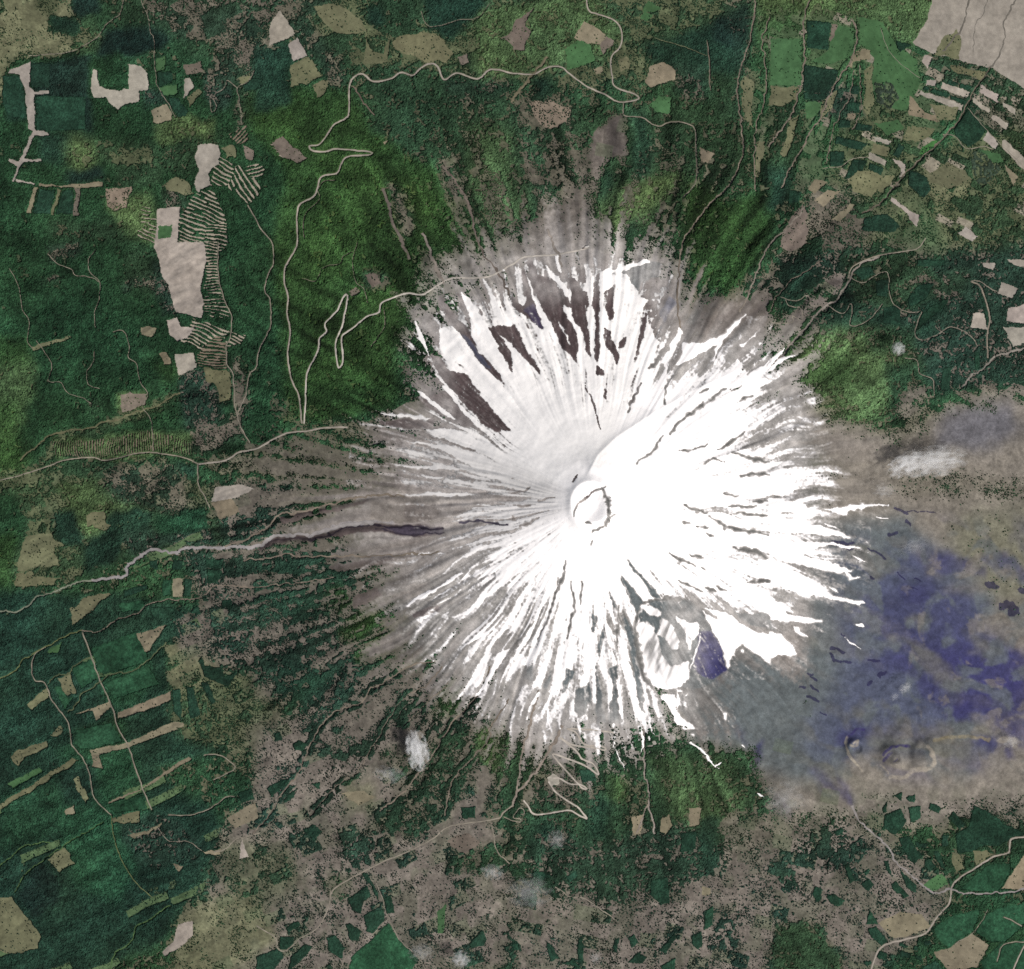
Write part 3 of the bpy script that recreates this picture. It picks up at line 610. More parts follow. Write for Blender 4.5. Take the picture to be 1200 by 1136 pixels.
# thin dusting just beyond the snow, plus its hazy glow painted pale
veil = np.maximum(sstep(-1.3, 0.05, S)*sstep(360, 300, R)*0.62*(0.25+0.75*(1-nwq)), 0.42*sstep(60, -20, R-Rs-25)*sstep(-45, -5, R-Rs)*sstep(360, 320, R)*(1-eastm*sstep(930, 960, X))*(0.5+vnoise(X, Y, 8, 351)))
GC = (GC*(1-veil[..., None])+soil((205, 200, 196))[None, None]*veil[..., None]).astype(np.float32)

# dark indigo flecks on the ash plain; several are cloud shadows painted into soil
for pts, w in ((T(3,2,(300,765),(325,772),(350,785)),1.6), (T(3,2,(295,795),(310,825),(385,835)),1.6), (T(3,2,(185,885),(210,890)),1.6), (T(3,2,(200,905),(225,915)),1.2), (T(3,2,(150,948),(172,955)),1.6), (T(3,2,(205,945),(235,970)),1.6), (T(3,2,(185,992),(240,1018)),1.4), (T(3,2,(250,1070),(275,1080)),.8), (T(3,2,(340,708),(360,712)),1.1), (T(3,2,(470,300),(520,320),(550,348)),1.0), (T(3,2,(480,430),(495,440)),1.0), (T(3,2,(300,270),(400,275)),1.8), (T(3,2,(310,280),(395,300)),1.3),
               (T(3,2,(600,410),(640,440)),.7), (T(3,2,(690,440),(715,450)),.8), (T(3,2,(650,125),(780,130)),.6), (T(3,2,(655,480),(700,490)),.6), (T(3,2,(1105,575),(1140,560),(1160,590),(1140,605)),5.0), (T(3,2,(1035,468),(1065,475)),3.0), (T(3,2,(1180,490),(1200,495)),2.5), (T(3,2,(565,238),(605,228)),2.0), (T(3,2,(600,110),(620,125),(650,135)),1.6), (T(3,2,(650,175),(665,190)),2.2), (T(3,2,(520,895),(545,880)),2.6), (T(3,2,(468,940),(485,925)),2.2), (T(3,2,(470,820),(520,828)),1.2)):
    s, e = box_of(pts, 14); d, _, al = seg_dist(pts, xw[s,e], yw[s,e])
    m = d < w*(0.5+1.1*vnoise(X[s,e], Y[s,e], 4, 341)); g = GC[s,e]; g[m] = g[m]*0.25+soil((34, 31, 66))*0.8; GC[s,e] = g

for pts, w, c, a_ in ((T(3,3,(375,50),(366,95),(395,150),(440,205)), 1.8, (164, 156, 142), .9), (T(3,3,(745,95),(778,155),(765,190),(690,205),(640,240),(570,235)), 2.6, (156, 148, 136), .8), (T(3,3,(380,45),(410,18),(450,15)), 1.6, (60, 54, 100), .8), (T(3,3,(540,130),(570,100),(620,88),(660,90)), 1.8, (56, 50, 100), .85),  # cinder cones: lit rims pale, shaded sides indigo, painted into the soil
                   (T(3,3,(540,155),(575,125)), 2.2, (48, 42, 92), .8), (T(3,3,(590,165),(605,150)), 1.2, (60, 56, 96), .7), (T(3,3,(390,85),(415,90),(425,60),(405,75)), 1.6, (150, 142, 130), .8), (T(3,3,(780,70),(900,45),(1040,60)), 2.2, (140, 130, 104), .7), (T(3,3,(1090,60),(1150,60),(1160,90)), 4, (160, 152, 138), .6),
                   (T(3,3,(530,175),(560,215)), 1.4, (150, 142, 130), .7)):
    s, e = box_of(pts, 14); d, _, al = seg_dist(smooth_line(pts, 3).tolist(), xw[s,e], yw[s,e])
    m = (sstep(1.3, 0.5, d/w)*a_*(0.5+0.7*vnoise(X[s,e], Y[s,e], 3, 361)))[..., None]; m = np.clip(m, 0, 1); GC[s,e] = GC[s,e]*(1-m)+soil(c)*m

# western lava channel: shaded wall painted as dark lines, pale edge beside it
for pts, w, c, a_ in ((T(1,2,(345,240),(430,200),(520,188),(620,200),(700,196),(800,206),(872,204)), 1.3, (46, 40, 52), .9), (T(1,2,(560,205),(640,222),(720,236),(800,226),(880,226)), 1.0, (50, 44, 58), .8), (T(1,2,(340,215),(345,240),(300,250),(250,262)), 1.2, (44, 38, 46), .9), (T(1,2,(960,178),(1020,168),(1100,180),(1180,188)), 1.2, (52, 48, 70), .9),
                   (T(1,2,(120,152),(230,134),(330,118)), 1.3, (56, 48, 50), .7), (T(1,2,(20,300),(90,262),(180,256),(260,252)), 1.3, (54, 46, 52), .7), (T(1,2,(330,212),(430,182),(560,176),(640,178)), 1.6, (150, 146, 148), .8), (T(1,2,(880,190),(760,186),(640,182)), .8, (160, 152, 150), .6)):
    s, e = box_of(pts, 10); d, _, al = seg_dist(smooth_line(pts, 3).tolist(), xw[s,e], yw[s,e])
    m = np.clip(sstep(1.4, 0.5, d/(w*(0.4+1.3*vnoise(X[s,e], Y[s,e], 4, 381))))*a_, 0, 1)[..., None]; GC[s,e] = GC[s,e]*(1-m)+soil(c)*m
# ------------------------------------------------------------------ fields, clearings and separate woodlots:  image tile | kind | label | outline in tile pixels
# kinds: pale bare soil, tan stubble, olive dry grass, brown scrub, green pasture, bright crop, wood = standing woodlot, plant = young plantation
PLOTS = '''
0 0|pale|branching pale clearing cut through dark forest near the north-west corner|140,285 135,410 160,425 225,425 228,440 160,440 160,605 200,612 222,620 225,635 160,635 110,745 190,742 195,755 110,760 85,790 65,850 55,850 75,780 35,750 40,740 85,760 150,610 130,600 110,400 92,395 90,345 30,345 45,325
0 0|pale|narrow pale strip running east from the foot of the branching clearing|70,840 160,858 160,868 70,850
0 0|tan|long thin tan firebreak above the three short hanging strips|180,855 265,870 480,850 480,875 370,880 180,870
0 0|tan|leftmost of three short tan strips hanging from the firebreak|155,875 175,875 140,1000 122,1000
0 0|olive|middle of three short strips hanging from the firebreak|262,885 285,885 250,1005 235,1005
0 0|brown|pinkish rightmost of three short strips hanging from the firebreak|345,878 372,878 365,1005 340,1005
0 0|pale|pale U-shaped clearing wrapped round a tuft of dark scrub|432,318 455,330 460,400 500,415 560,425 600,410 600,300 660,310 690,340 695,420 650,425 648,480 605,480 550,510 510,480 490,455 435,455 425,420
0 0|pale|pale kite-shaped plot between two brown fields near the north-west farms|860,370 885,362 912,400 880,440 862,460
0 0|tan|tan wedge field beside the straight farm track bend|710,515 780,485 805,530 805,560 740,580 715,575
0 0|brown|brown square field above the pale kite-shaped plot|865,300 940,290 950,340 870,355
0 0|olive|small olive paddock beside the track fork with the pond-dark grove|1110,360 1170,345 1170,380 1125,410
0 0|green|small green paddock touching the straight farm track|730,270 778,265 775,325 730,335
0 0|green|green sliver of pasture below the block of dark trees on the farm track|745,410 830,395 830,440 770,450
0 0|olive|olive slanting field south-east of the pale kite-shaped plot|880,450 930,410 950,430 890,495
0 0|pale|ragged pale clearing on top of the terraced slope, above the largest clearing|930,680 980,665 1030,680 1030,770 970,810 980,860 930,905 910,855 930,800 915,740
0 0|olive|rounded olive meadow just west of the ragged pale clearing|760,860 830,825 880,850 915,905 870,915 780,890
0 0|brown|small brown plot east of the ragged pale clearing|1140,680 1190,700 1190,750 1145,745
0 0|olive|small olive plot squeezed between the ragged pale clearing and a brown plot|1040,690 1100,680 1105,740 1060,740
0 0|speck|pale clearing peppered with leftover dark trees west of the terraces|485,880 625,870 590,970 535,990 495,960
0 0|wood|dark square forest block right of the branching clearing's upper bar|140,292 230,292 230,408 142,410
0 0|wood|large dark forest block held between the branching clearing's side arms|166,445 400,450 398,608 166,612
0 0|wood|rounded forest block left of the branching clearing's trunk|12,352 88,352 106,402 122,560 30,540 5,480
0 0|wood|dark forest slab hanging between the leftmost and middle short strips|180,885 258,890 232,1000 148,1000
0 0|wood|dark forest slab hanging between the middle and rightmost short strips|288,890 342,888 338,1000 256,1004
0 0|wood|dark block of trees beside the straight farm track|735,335 805,335 805,390 742,405
0 0|wood|dark grove of trees around the farm lane end|785,450 830,455 880,520 870,545 830,545 795,490
0 0|wood|near-black grove in the fork of two farm lanes|1130,400 1190,360 1230,370 1200,420 1150,425
1 0|pale|pale wedge field coming to a sharp northern tip|110,45 185,160 60,215 65,110
1 0|pale|pale block field directly below the pale wedge|145,205 195,178 240,260 172,285
1 0|olive|large olive field below the two pale wedge fields|175,290 240,262 310,360 160,412 155,310
1 0|olive|small ragged olive field at the lower corner of the wedge of fields|265,395 335,375 340,410 290,455
1 0|olive|long olive pasture at the northern edge right of the pale wedge|270,30 400,15 440,50 490,90 515,150 430,160 370,145 320,110
1 0|olive|broad olive pasture with a scalloped edge above the winding road|640,200 690,160 840,155 890,185 920,250 900,290 810,290 740,255 650,235
1 0|brown|small brown plot hugging the winding road right of the scalloped pasture|945,265 995,250 1000,300 960,305
1 0|olive|olive meadow with a forked lane just above the road bend|515,150 525,230 600,250 630,160 620,290 500,300
1 0|brown|brown field on the left of the pair of brown fields in the northern scrub|1150,180 1200,150 1215,150 1215,225 1190,212
1 0|brown|brown clearing carved with pale furrows above the hairpin road|70,670 130,640 240,740 190,760 120,740
1 0|tan|tiny tan clearing beyond the tip of the hairpin road|597,665 625,658 605,682
1 1|brown|small brown pad at the tip of the narrow loop road|430,235 470,215 488,235 450,258
1 1|brown|brown clearing amid bright forest above the narrow loop road|510,160 560,140 590,190 550,215
2 0|tan|tan diamond field by the northern road|340,97 445,165 430,215 370,200 350,210 290,175
2 0|brown|brown strip along the lower side of the tan diamond field|445,165 480,190 430,260 410,225
2 0|green|dark green meadow under the tan diamond field|250,230 310,185 370,210 390,285 260,330
2 0|tan|round-cornered tan clearing among dark trees east of the road's hairpin|650,310 700,290 760,310 770,370 700,395 650,410 625,385
2 0|green|green pasture wedge directly below the round-cornered tan clearing|640,495 690,450 745,455 745,530 690,530
2 0|speck|brown pointed clearing speckled with shrubs south of the northern road|80,480 180,470 275,520 270,550 190,610 130,580
2 0|tan|tan clearing at the bend of the forest track|880,690 950,720 920,765 885,760
2 0|olive|upper of two narrow olive strips between the northern ravines|1085,350 1135,390 1130,590 1090,560 1075,450
2 0|olive|lower of two narrow olive strips between the northern ravines|1150,670 1190,660 1160,830 1135,830
2 0|green|bright small paddock at the northern edge beside a tree line|610,50 640,0 700,40 670,60
2 0|green|small paddock just below the bright northern paddock|600,85 620,50 660,70 640,100
2 0|brown|forked brown bare strip in scrub west of the tan diamond field|0,160 20,100 100,30 60,120 90,150 60,230 0,230
3 0|wood|dark square woodlot in the northern farmland with a pale scratch inside|185,95 298,105 283,235 180,220
3 0|wood|dark brownish woodlot two blocks below the scratched woodlot|165,300 330,330 320,370 270,440 165,428
3 0|wood|low dark strip of trees along the foot of the brownish woodlot|165,432 280,440 270,466 170,466
3 0|green|large green pasture tapering down towards the speckled grove|430,80 540,100 600,200 700,280 720,380 650,520 540,500 490,400 500,270 430,200
3 0|green|green pasture square between two northern ravines|15,180 160,180 160,400 10,400
3 0|green|green field wrapped round the right side of the scratched woodlot|310,110 410,130 400,260 300,300 200,290 285,240
3 0|sparse|speckled dark grove at the lower end of the large green pasture|500,390 580,385 620,460 570,510 510,480
3 0|wood|dark triangular wood touching the corner of the grey ash field|600,190 680,210 620,245
3 0|pale|short pale strip at the north-west end of the striped fields|745,375 790,372 785,402 742,400
3 0|pale|upper long pale strip of the striped fields below the ash field|820,385 950,430 940,460 810,415
3 0|pale|lower long pale strip of the striped fields below the ash field|720,425 920,490 910,520 705,440
3 0|pale|first pale strip right of the main ravine, nearest the ash field|1000,395 1085,445 1080,480 990,430
3 0|pale|small pale strip furthest along the row towards the eastern edge|1105,475 1165,510 1160,535 1105,500
3 0|pale|pale strip running from the ravine beside the big dark wood|965,455 1045,510 1040,530 965,480
3 0|pale|pale strip in line between the ravine strip and the eastern track|1060,535 1130,580 1120,610 1050,555
3 0|pale|long pale strip leaving the frame at the eastern edge|1105,645 1215,750 1215,812 1100,690
3 0|wood|dark ribbon of trees between the two long pale strips, upper half|775,415 855,440 845,460 765,435
3 0|wood|dark ribbon of trees between the two long pale strips, by the ravine|860,445 935,470 930,490 855,465
3 0|wood|small dark tree strip above the upper long pale strip|850,370 900,395 880,405 840,390
3 0|wood|dark tree strip beside the ravine above the long pale strips|905,390 960,405 940,425 900,410
3 0|wood|tiny dark tree patch under the short pale strip|740,404 765,410 750,425 725,420
3 0|wood|big dark triangular wood against the main ravine|940,505 1030,600 1000,650 940,690 880,640 870,600
3 0|pale|pale block at the lower right corner of the big triangular wood|1035,615 1085,670 1070,700 1010,655
3 0|pale|small pale square touching the corner of the grey ash field|720,285 740,255 770,265 755,320
3 0|tan|tan bent clearing at the western end of the striped fields|665,450 690,470 740,530 810,545 805,570 660,540
3 0|olive|olive field inside the bend of the tan clearing|760,490 900,510 880,560 800,560
3 0|bright|bright green crop patch beside the ravine|725,690 800,645 800,680 760,720 710,725
3 0|pale|thin pale band on top of the olive square by the field lane|500,640 580,660 570,680 505,660
3 0|olive|olive square between two pale bands by the field lane|495,667 570,690 555,730 485,708
3 0|pale|wider pale band below the olive square by the field lane|480,712 560,755 550,780 470,740
3 0|wood|small dark wood right of the olive square|615,670 645,690 610,740 585,725
3 0|pale|pale funnel-shaped clearing narrowing into the ravine|580,740 650,770 640,830 615,840 625,790
3 0|pale|pale Y-shaped clearing below the ravine|580,925 660,985 710,1010 700,1060 665,1030 650,1000 575,940
3 0|wood|rounded dark wood left of the Y-shaped clearing|455,1020 560,1000 620,1060 590,1090 440,1080
3 0|wood|upper of two small stacked woods in the ravine fork|390,400 430,400 430,440 390,440
3 0|wood|lower of two small stacked woods in the ravine fork|372,480 430,480 425,525 370,520
3 0|wood|dark tree block at the left of a pair crossed by a ravine|335,560 390,565 385,600 330,595
3 0|wood|dark tree block at the right of a pair crossed by a ravine|415,575 490,590 480,615 410,610
3 0|wood|wide dark wood two blocks above the field lane|320,640 470,670 440,705 310,670
3 0|wood|square dark wood against the left ravine above the field lane|290,710 360,710 355,780 290,780
3 0|wood|dark wood under the field lane left of the pale bands|400,750 470,750 430,830 360,840
3 0|wood|narrow dark wood tucked below the wider pale band|480,762 545,790 530,820 470,790
3 0|olive|broad olive field south of the narrow dark wood|430,800 590,830 580,870 480,930 400,890 370,850
3 0|tan|small tan field at the top of the parallel strips by the north-east ravine|220,840 280,850 220,910 190,890
3 0|tan|longest tan field of the parallel strips by the north-east ravine|280,890 340,900 260,970 220,940
3 0|tan|slim tan field lowest of the parallel strips|390,955 410,965 340,1040 300,1030
3 0|olive|large olive slope field east of the ravine bend|840,760 920,800 940,840 850,890 760,850 750,820
3 0|wood|dark sloping wood between the ravine bend and the large olive slope field|660,790 745,830 765,890 730,930 660,870
3 0|brown|long brown clearing at the foot of the north-east forest|110,1010 170,960 185,1060 185,1136 110,1185 50,1160
3 0|wood|dark wood beside the field lane end, left of the lane|95,890 160,900 140,950 95,960
3 0|pale|pale star-shaped clearing south of the olive slope|890,1095 930,1060 985,1110 960,1130
3 0|tan|tan curved strip along the far eastern stream|1115,770 1175,830 1150,870 1120,800
3 0|tan|tan hook-shaped clearing at the ravine head|435,225 480,235 485,275 400,290 400,330 385,310 390,260
3 0|brown|narrow brown strip along the right side of the scratched woodlot|302,110 330,120 300,190 290,190
3 0|olive|long olive strip between two north-east ravines|110,560 150,540 130,620 90,740 60,720
3 1|pale|pale square field left of the farm road in the east|965,335 1020,330 1030,410 950,400
3 1|pale|pale square field at the end of the short eastern lane|1095,185 1175,215 1150,265 1080,240
3 1|pale|pale field on the eastern edge above the others|1120,80 1215,82 1215,125 1160,110
3 1|pale|small pale plot near the eastern lane junction|1005,95 1070,100 1060,130 1010,115
3 1|pale|large pale field on the eastern edge, upper of two|1130,310 1215,290 1215,385 1120,370
3 1|pale|large pale field on the eastern edge, lower of two|1105,400 1215,400 1215,470 1150,490
3 1|wood|thin dark tree belt in the eastern mosaic|700,80 830,85 830,110 700,115
3 1|wood|dark rounded wood enclosed by a lane loop in the east|390,130 480,110 500,150 440,180
3 1|wood|small upright wood beside the wide eastern stream|970,515 995,515 995,590 970,595
3 1|wood|long slanting wood left of the eastern farm lane|720,340 760,300 850,260 830,300 700,410
3 1|wood|dark irregular wood in the middle of the eastern mosaic|500,180 575,170 560,260 510,250
3 1|wood|dark slanting wood above the long slanting wood|650,270 700,200 780,190 740,270 660,310
3 1|wood|square dark wood at the edge of the olive-green forest slope|540,310 620,290 620,390 540,380
3 1|wood|upright green wood near the ash plain's northern rim|820,590 860,580 850,700 810,690
3 1|wood|long thin tree belt along the curving farm road|985,220 1020,270 1045,400 1035,415 1015,330
0 1|pale|square pale clearing at the southern end of the terraced slope|815,525 910,520 925,590 835,625
0 1|pale|pale notched clearing just south of the largest clearing|780,365 830,355 850,395 910,400 880,450 830,465 790,430
0 1|tan|ragged tan clearing west of the notched clearing|660,400 690,390 740,400 700,450 665,440
0 1|tan|small ragged tan clearing touching the square pale clearing|750,530 790,510 800,570 765,575
0 1|olive|olive slope below the southern terraces|950,592 1060,595 1090,650 1085,740 1025,750 1020,690 970,650
0 1|brown|brown clearing where two forest tracks meet in the west|560,710 690,710 680,770 570,800
0 1|olive|narrow olive gully strip in the western forest|150,490 330,435 335,450 155,510
0 2|tan|tan block at the lower end of the pale rutted slope|990,85 1080,60 1125,130 1030,165
0 2|pale|pale rutted slope below the western crossroads|1010,10 1130,0 1190,20 1120,60 990,80
0 2|olive|large olive meadow with scattered trees north of the dry river|110,250 240,225 260,260 300,285 255,290 270,380 130,390 80,410 95,310
0 2|olive|lower olive meadow beside the dry river|75,420 150,400 160,440 260,440 250,470 70,480
0 2|olive|olive meadow with a hooked tail amid the western woods|400,145 485,125 490,180 520,190 500,220 430,190 400,195
0 2|olive|slanting olive meadow between two western streams|330,590 420,520 520,510 420,600 340,660
0 2|wood|small dark wood just under the bend of the dry river|700,360 740,355 735,400 700,385
0 2|wood|dark wood east of the small wood under the river bend|810,355 860,355 850,400 805,400
0 2|plant|striped plantation square south of the dry river|760,450 805,445 800,520 760,525
0 2|wood|upright dark wood right of the striped plantation square|865,435 900,450 895,525 860,525
0 2|wood|slanting dark wood left of the striped plantation square|575,500 690,465 690,490 580,530
0 2|plant|grey-green striped plantation above the western stream|550,560 680,540 670,590 570,600
0 2|wood|wide dark wood just under the western stream|700,570 810,580 815,630 710,625
0 2|wood|isolated dark wood right of the western stream's head|1040,540 1085,540 1085,585 1040,575
0 2|wood|dark triangular wood under the western stream's bend|885,600 930,565 940,610
0 2|wood|lower of two stacked woods in the speckled western scrub|970,390 1040,402 1030,450 975,470
0 2|wood|upper of two stacked woods in the speckled western scrub|960,350 1045,350 1040,398 960,385
0 2|wood|dark L-shaped wood east of the great plantations|945,800 960,850 1040,860 1055,900 1120,870 1070,950 1020,930 960,900 930,830
0 2|wood|dark upright wood, left of three fingers below the L-shaped wood|805,960 845,960 850,1110 810,1060
0 2|wood|dark upright wood, middle of three fingers below the L-shaped wood|870,945 905,950 940,1080 890,1100
0 2|wood|dark upright wood, right of three fingers below the L-shaped wood|940,930 980,930 1010,1020 990,1030
0 2|tan|tan field at the upper right corner of the great plantations|610,710 780,660 720,740 700,780 660,800
0 2|tan|tan square between two dark woods south of the dry river|808,440 858,440 858,530 808,530
0 2|olive|olive rectangle inside the plantations left of the straight track|270,905 320,890 355,980 310,995
0 2|olive|olive slanting rectangle left of the crooked plantation track|125,1030 220,950 225,990 150,1055
0 2|tan|tan band across the plantations just right of the straight track|550,1070 700,1010 800,970 800,1010 680,1060 550,1100
0 2|tan|tan band across the plantations just left of the straight track|340,1080 510,1020 525,1040 450,1110 430,1060
0 2|plant|uppermost green plantation right of the straight track|425,770 630,690 690,800 690,830 500,890 465,880
0 2|plant|large green plantation below the uppermost one, right of the straight track|490,930 690,850 750,935 530,1010
0 2|plant|green plantation between the straight track and the olive rectangle|330,860 425,820 460,910 380,960
0 2|plant|green plantation left of the olive rectangle along the crooked track|250,950 280,940 310,1000 345,1000 300,1060
0 3|plant|bright green plantation above the tan cross band, left of the straight track|350,20 520,-20 575,70 420,108 380,105 345,80
0 3|tan|tan cross band climbing north-east over the straight track|420,110 600,75 740,10 800,-20 860,-20 860,0 610,95 430,140
0 3|tan|tan stub hanging from the cross band's left end|430,138 460,130 480,200 430,190
0 3|tan|second tan cross band meeting the straight track lower down|500,355 660,290 880,140 900,150 690,280 520,360
0 3|olive|long olive firebreak reaching the western edge|-10,365 170,260 340,150 370,160 180,280 -10,395
0 3|olive|hooked olive strip north of the long firebreak|50,150 90,110 210,65 220,90 110,150 80,190
0 3|olive|small olive strip beside the crooked plantation track|230,40 270,0 290,10 270,45
0 3|tan|tiny tan clearing below the long olive firebreak|300,395 345,370 350,410 310,415
0 3|olive|olive square alone in the dark southern plantations|225,620 300,570 345,640 280,690
0 3|olive|rounded olive heath in the south-west corner|-20,810 60,800 110,880 190,980 180,1040 60,1070 -20,1050
0 3|pale|pale boot-shaped clearing near the southern edge|830,930 900,910 905,980 850,1030 770,1080 760,1060 810,1010
0 3|tan|small tan clearing amid dark grid-planted trees|800,640 860,655 840,680
0 3|tan|thin tan bar on the curving southern lane|950,590 1040,575 1030,600 960,600
0 3|pale|small pale triangle at the southern ravine|1130,530 1165,610 1120,620
0 3|olive|olive band at the foot of the straight track|520,430 650,400 650,450 530,455
0 3|tan|thin tan sliver below the foot of the straight track|600,510 690,490 760,450 760,460 700,500 630,525
0 3|tan|tan clearing spreading at the junction east of the plantations|1060,430 1200,350 1215,430 1100,475
0 3|plant|green lens-shaped plantation between the two lower tan bands|500,375 660,320 690,385 540,405
0 3|wood|dark block wood within the tan eastern clearing|1110,310 1180,290 1190,340 1130,360
1 3|wood|round dark wood beside the long southern gully|170,80 200,60 245,85 220,115 180,110
1 3|wood|small round wood left of the long southern gully|80,30 110,20 125,60 90,70
1 3|wood|dark lozenge wood on the bare southern ground|220,480 270,460 310,490 270,540
1 3|wood|square dark wood above the valley road|960,380 1030,370 1025,425 965,430
1 3|wood|dark hammer-shaped wood in the southern fields|430,810 520,745 535,790 500,830 490,880 450,860
1 3|wood|dark slanting wood along the field lane in the southern fields|490,690 520,685 570,780 575,820 540,750
1 3|wood|large rounded wood at the southern lane junction|500,890 550,860 600,860 600,910 550,970 520,960 510,910
1 3|wood|small upright wood beside the southern lane|600,800 630,790 650,870 610,880
1 3|wood|dark wood below left of the large rounded wood|420,930 440,920 495,960 480,1010 440,1000
1 3|wood|dark wedge wood between the southern road and the southern edge|330,990 370,980 415,1040 400,1090 340,1050
1 3|plant|broad green plantation on the southern edge with thin tracks|560,980 620,920 670,1000 760,1090 730,1150 430,1150 450,1080
1 3|wood|narrow slanting wood above the southern road bend|140,940 190,910 210,930 150,970
1 3|wood|four-sided wood filling the southern road bend|110,985 180,985 170,1050 110,1045
1 3|wood|dark wood at the southern edge left of the road bend|0,1080 100,1040 130,1080 80,1150 0,1150
1 3|wood|slanting dark wood at the southern edge right of the road bend|160,1080 230,1020 270,1030 200,1110 150,1150
1 3|wood|slanting dark wood left of the long southern gully's bend|50,290 100,260 150,240 160,260 70,330
1 3|wood|dark wood right of the gully's bend|130,340 190,290 180,330 130,360
1 3|wood|small dark triangular wood above the lozenge wood|260,270 300,260 300,290
1 3|wood|dark blocky wood right of the near-black cloud shadow|1000,1020 1060,950 1080,1000 1070,1030 1010,1040
1 3|green|slim green strip above the small white southern cloud|850,870 890,830 880,970 850,970
1 3|brown|brown heath below the valley road|900,530 1000,500 1050,540 980,590 920,570
1 3|tan|grey-tan bare flat left of the white cloud|400,310 500,300 560,330 480,370
2 3|wood|ragged green wood under the southern cloud veil|90,690 110,675 180,690 175,710 120,730
2 3|wood|small slanting wood at the head of the southern footpath|250,700 300,675 305,700 270,730
2 3|wood|bright-edged blade-shaped wood on the bare southern ground|160,1005 190,1030 220,1085 180,1100
2 3|wood|upright rectangular wood right of the blade-shaped wood|310,1000 335,990 335,1110 310,1110
2 3|wood|slim leaning wood in the middle of the southern row|480,1000 505,990 490,1065 470,1060
2 3|wood|small tilted square wood in the southern row|545,990 575,975 595,1015 560,1040
2 3|wood|long slanting wood at the end of the southern row|690,1050 765,960 770,990 720,1065
2 3|wood|rounded wood below the long green strip at the dark tree line|840,980 890,960 895,1030 870,1045 845,1020
2 3|wood|green strip wood along the dark southern tree line|905,860 945,840 940,930 900,955
2 3|wood|square wood cut by the southern edge|700,1120 765,1085 765,1150 705,1150
2 3|wood|dark wood inside the switchback road's elbow|310,200 380,190 395,250 330,260
2 3|wood|oval green wood amid the speckled southern forest|650,720 730,700 740,830 700,830 650,790
2 3|wood|green wood below the tan upland clearing|790,500 870,490 860,570 790,590
2 3|wood|small square wood left of the blade-shaped wood|0,1015 30,1010 30,1050 5,1050
2 3|wood|ragged wood at the southern edge beside the upright rectangle|240,1110 290,1080 320,1130
2 3|wood|speckled wood at the southern edge below the tilted square|540,1110 590,1060 635,1080 610,1110
2 3|tan|tan upland clearing south of the snow cap|830,380 885,380 880,460 830,470
2 3|tan|forked tan clearing beside the southern torrent, right bank|700,430 740,410 750,470 720,500 690,490
2 3|tan|tan clearing beside the southern torrent, left bank|560,420 620,410 600,500 570,510
2 3|tan|small round tan clearing on the dark southern tree line|890,750 930,760 930,790 890,790
2 3|pale|pale parking clearing on the switchback road|165,240 190,215 225,235 220,270 185,275
3 3|wood|largest dark wood at the head of the eastern valley farms|545,420 620,380 650,450 600,510 545,480
3 3|wood|dark wood joined to the right of the largest valley wood|660,380 720,370 715,430 670,450
3 3|wood|narrow upright wood on top of the largest valley wood|540,380 560,350 560,400 540,410
3 3|wood|small wood north of the largest valley wood, left of a pair|590,320 630,305 625,350
3 3|wood|small wood north of the largest valley wood, right of a pair|650,330 690,320 690,355 660,350
3 3|wood|dark rectangular wood alone above the valley lane|760,355 815,380 805,405 755,385
3 3|wood|long slanting dark wood below the largest valley wood|615,520 660,510 690,570 730,600 690,645 660,620 630,570
3 3|wood|flat dark wood right of the long slanting wood|690,540 760,550 740,570 690,565
3 3|wood|tilted dark wood at the fork of the valley lanes|735,630 755,615 790,655 760,685 740,665
3 3|wood|slim leaning dark wood right of the valley lane fork|775,585 800,580 835,670 810,660
3 3|wood|narrow tapering wood left of the dry wash|545,630 565,630 585,710 560,680
3 3|wood|curved dark wood hugging the dry wash, upper|620,670 700,745 695,780 650,750
3 3|wood|slanting dark wood hugging the dry wash, lower|580,740 600,725 665,795 640,805 590,770
3 3|wood|long leaning wood alone on the bare south-east ground|360,650 380,640 410,720 385,735
3 3|wood|diamond-shaped dark wood on the bare south-east ground|435,740 470,710 500,740 470,770
3 3|wood|tiny square wood above the diamond-shaped wood|450,680 475,665 475,690 455,700
3 3|wood|upright oval wood on the bare south-east ground|210,780 225,745 250,760 250,810 225,825
3 3|wood|ragged dark wood right of the upright oval wood|265,800 290,785 310,790 365,820 350,840 300,835
3 3|wood|dark slanting wood above the broad valley wood|845,430 875,400 930,460 900,480
3 3|wood|broad green valley wood north of the main eastern road|940,470 970,370 1040,400 1120,460 1215,500 1160,520 1080,560 1000,560 960,590 890,590 880,500
3 3|wood|small square wood left of the broad valley wood|820,510 850,510 845,565 815,560
3 3|green|green meadow in the corner of dry wash and main road|730,740 820,685 850,740 770,775
3 3|plant|deep green wedge plantation south of the main eastern road|900,760 1030,650 1140,640 1140,690 1080,775 980,775
3 3|plant|green plantation west of the farm lane by the pale triangle|780,940 880,880 1000,860 965,960 850,1040 800,1000
3 3|plant|large green plantation on the eastern edge below the dry wash|975,965 1030,880 1080,850 1215,830 1215,920 1120,1010 1050,1010
3 3|plant|green plantation in the south-east corner|1000,1100 1100,1010 1150,1020 1215,990 1215,1150 1010,1150
3 3|wood|small dark wedge wood above the long green rectangle|460,930 480,860 520,930
3 3|wood|long green rectangular wood pointing at the lane junction|470,950 510,940 565,1010 540,1030 490,990
3 3|wood|small flat wood, first beside the southern lane junction|620,1015 660,1025 650,1040 620,1030
3 3|wood|small square wood in the garden plots east of the junction|690,1025 710,1030 700,1055 680,1050
3 3|wood|small wood below the flat wood at the lane junction|620,1050 670,1060 660,1090 620,1080
3 3|wood|dark wood left of the southern lane|510,1050 560,1065 555,1100 510,1080
3 3|wood|tiny wood at the southern end of the lane|445,1110 480,1095 490,1110 460,1125
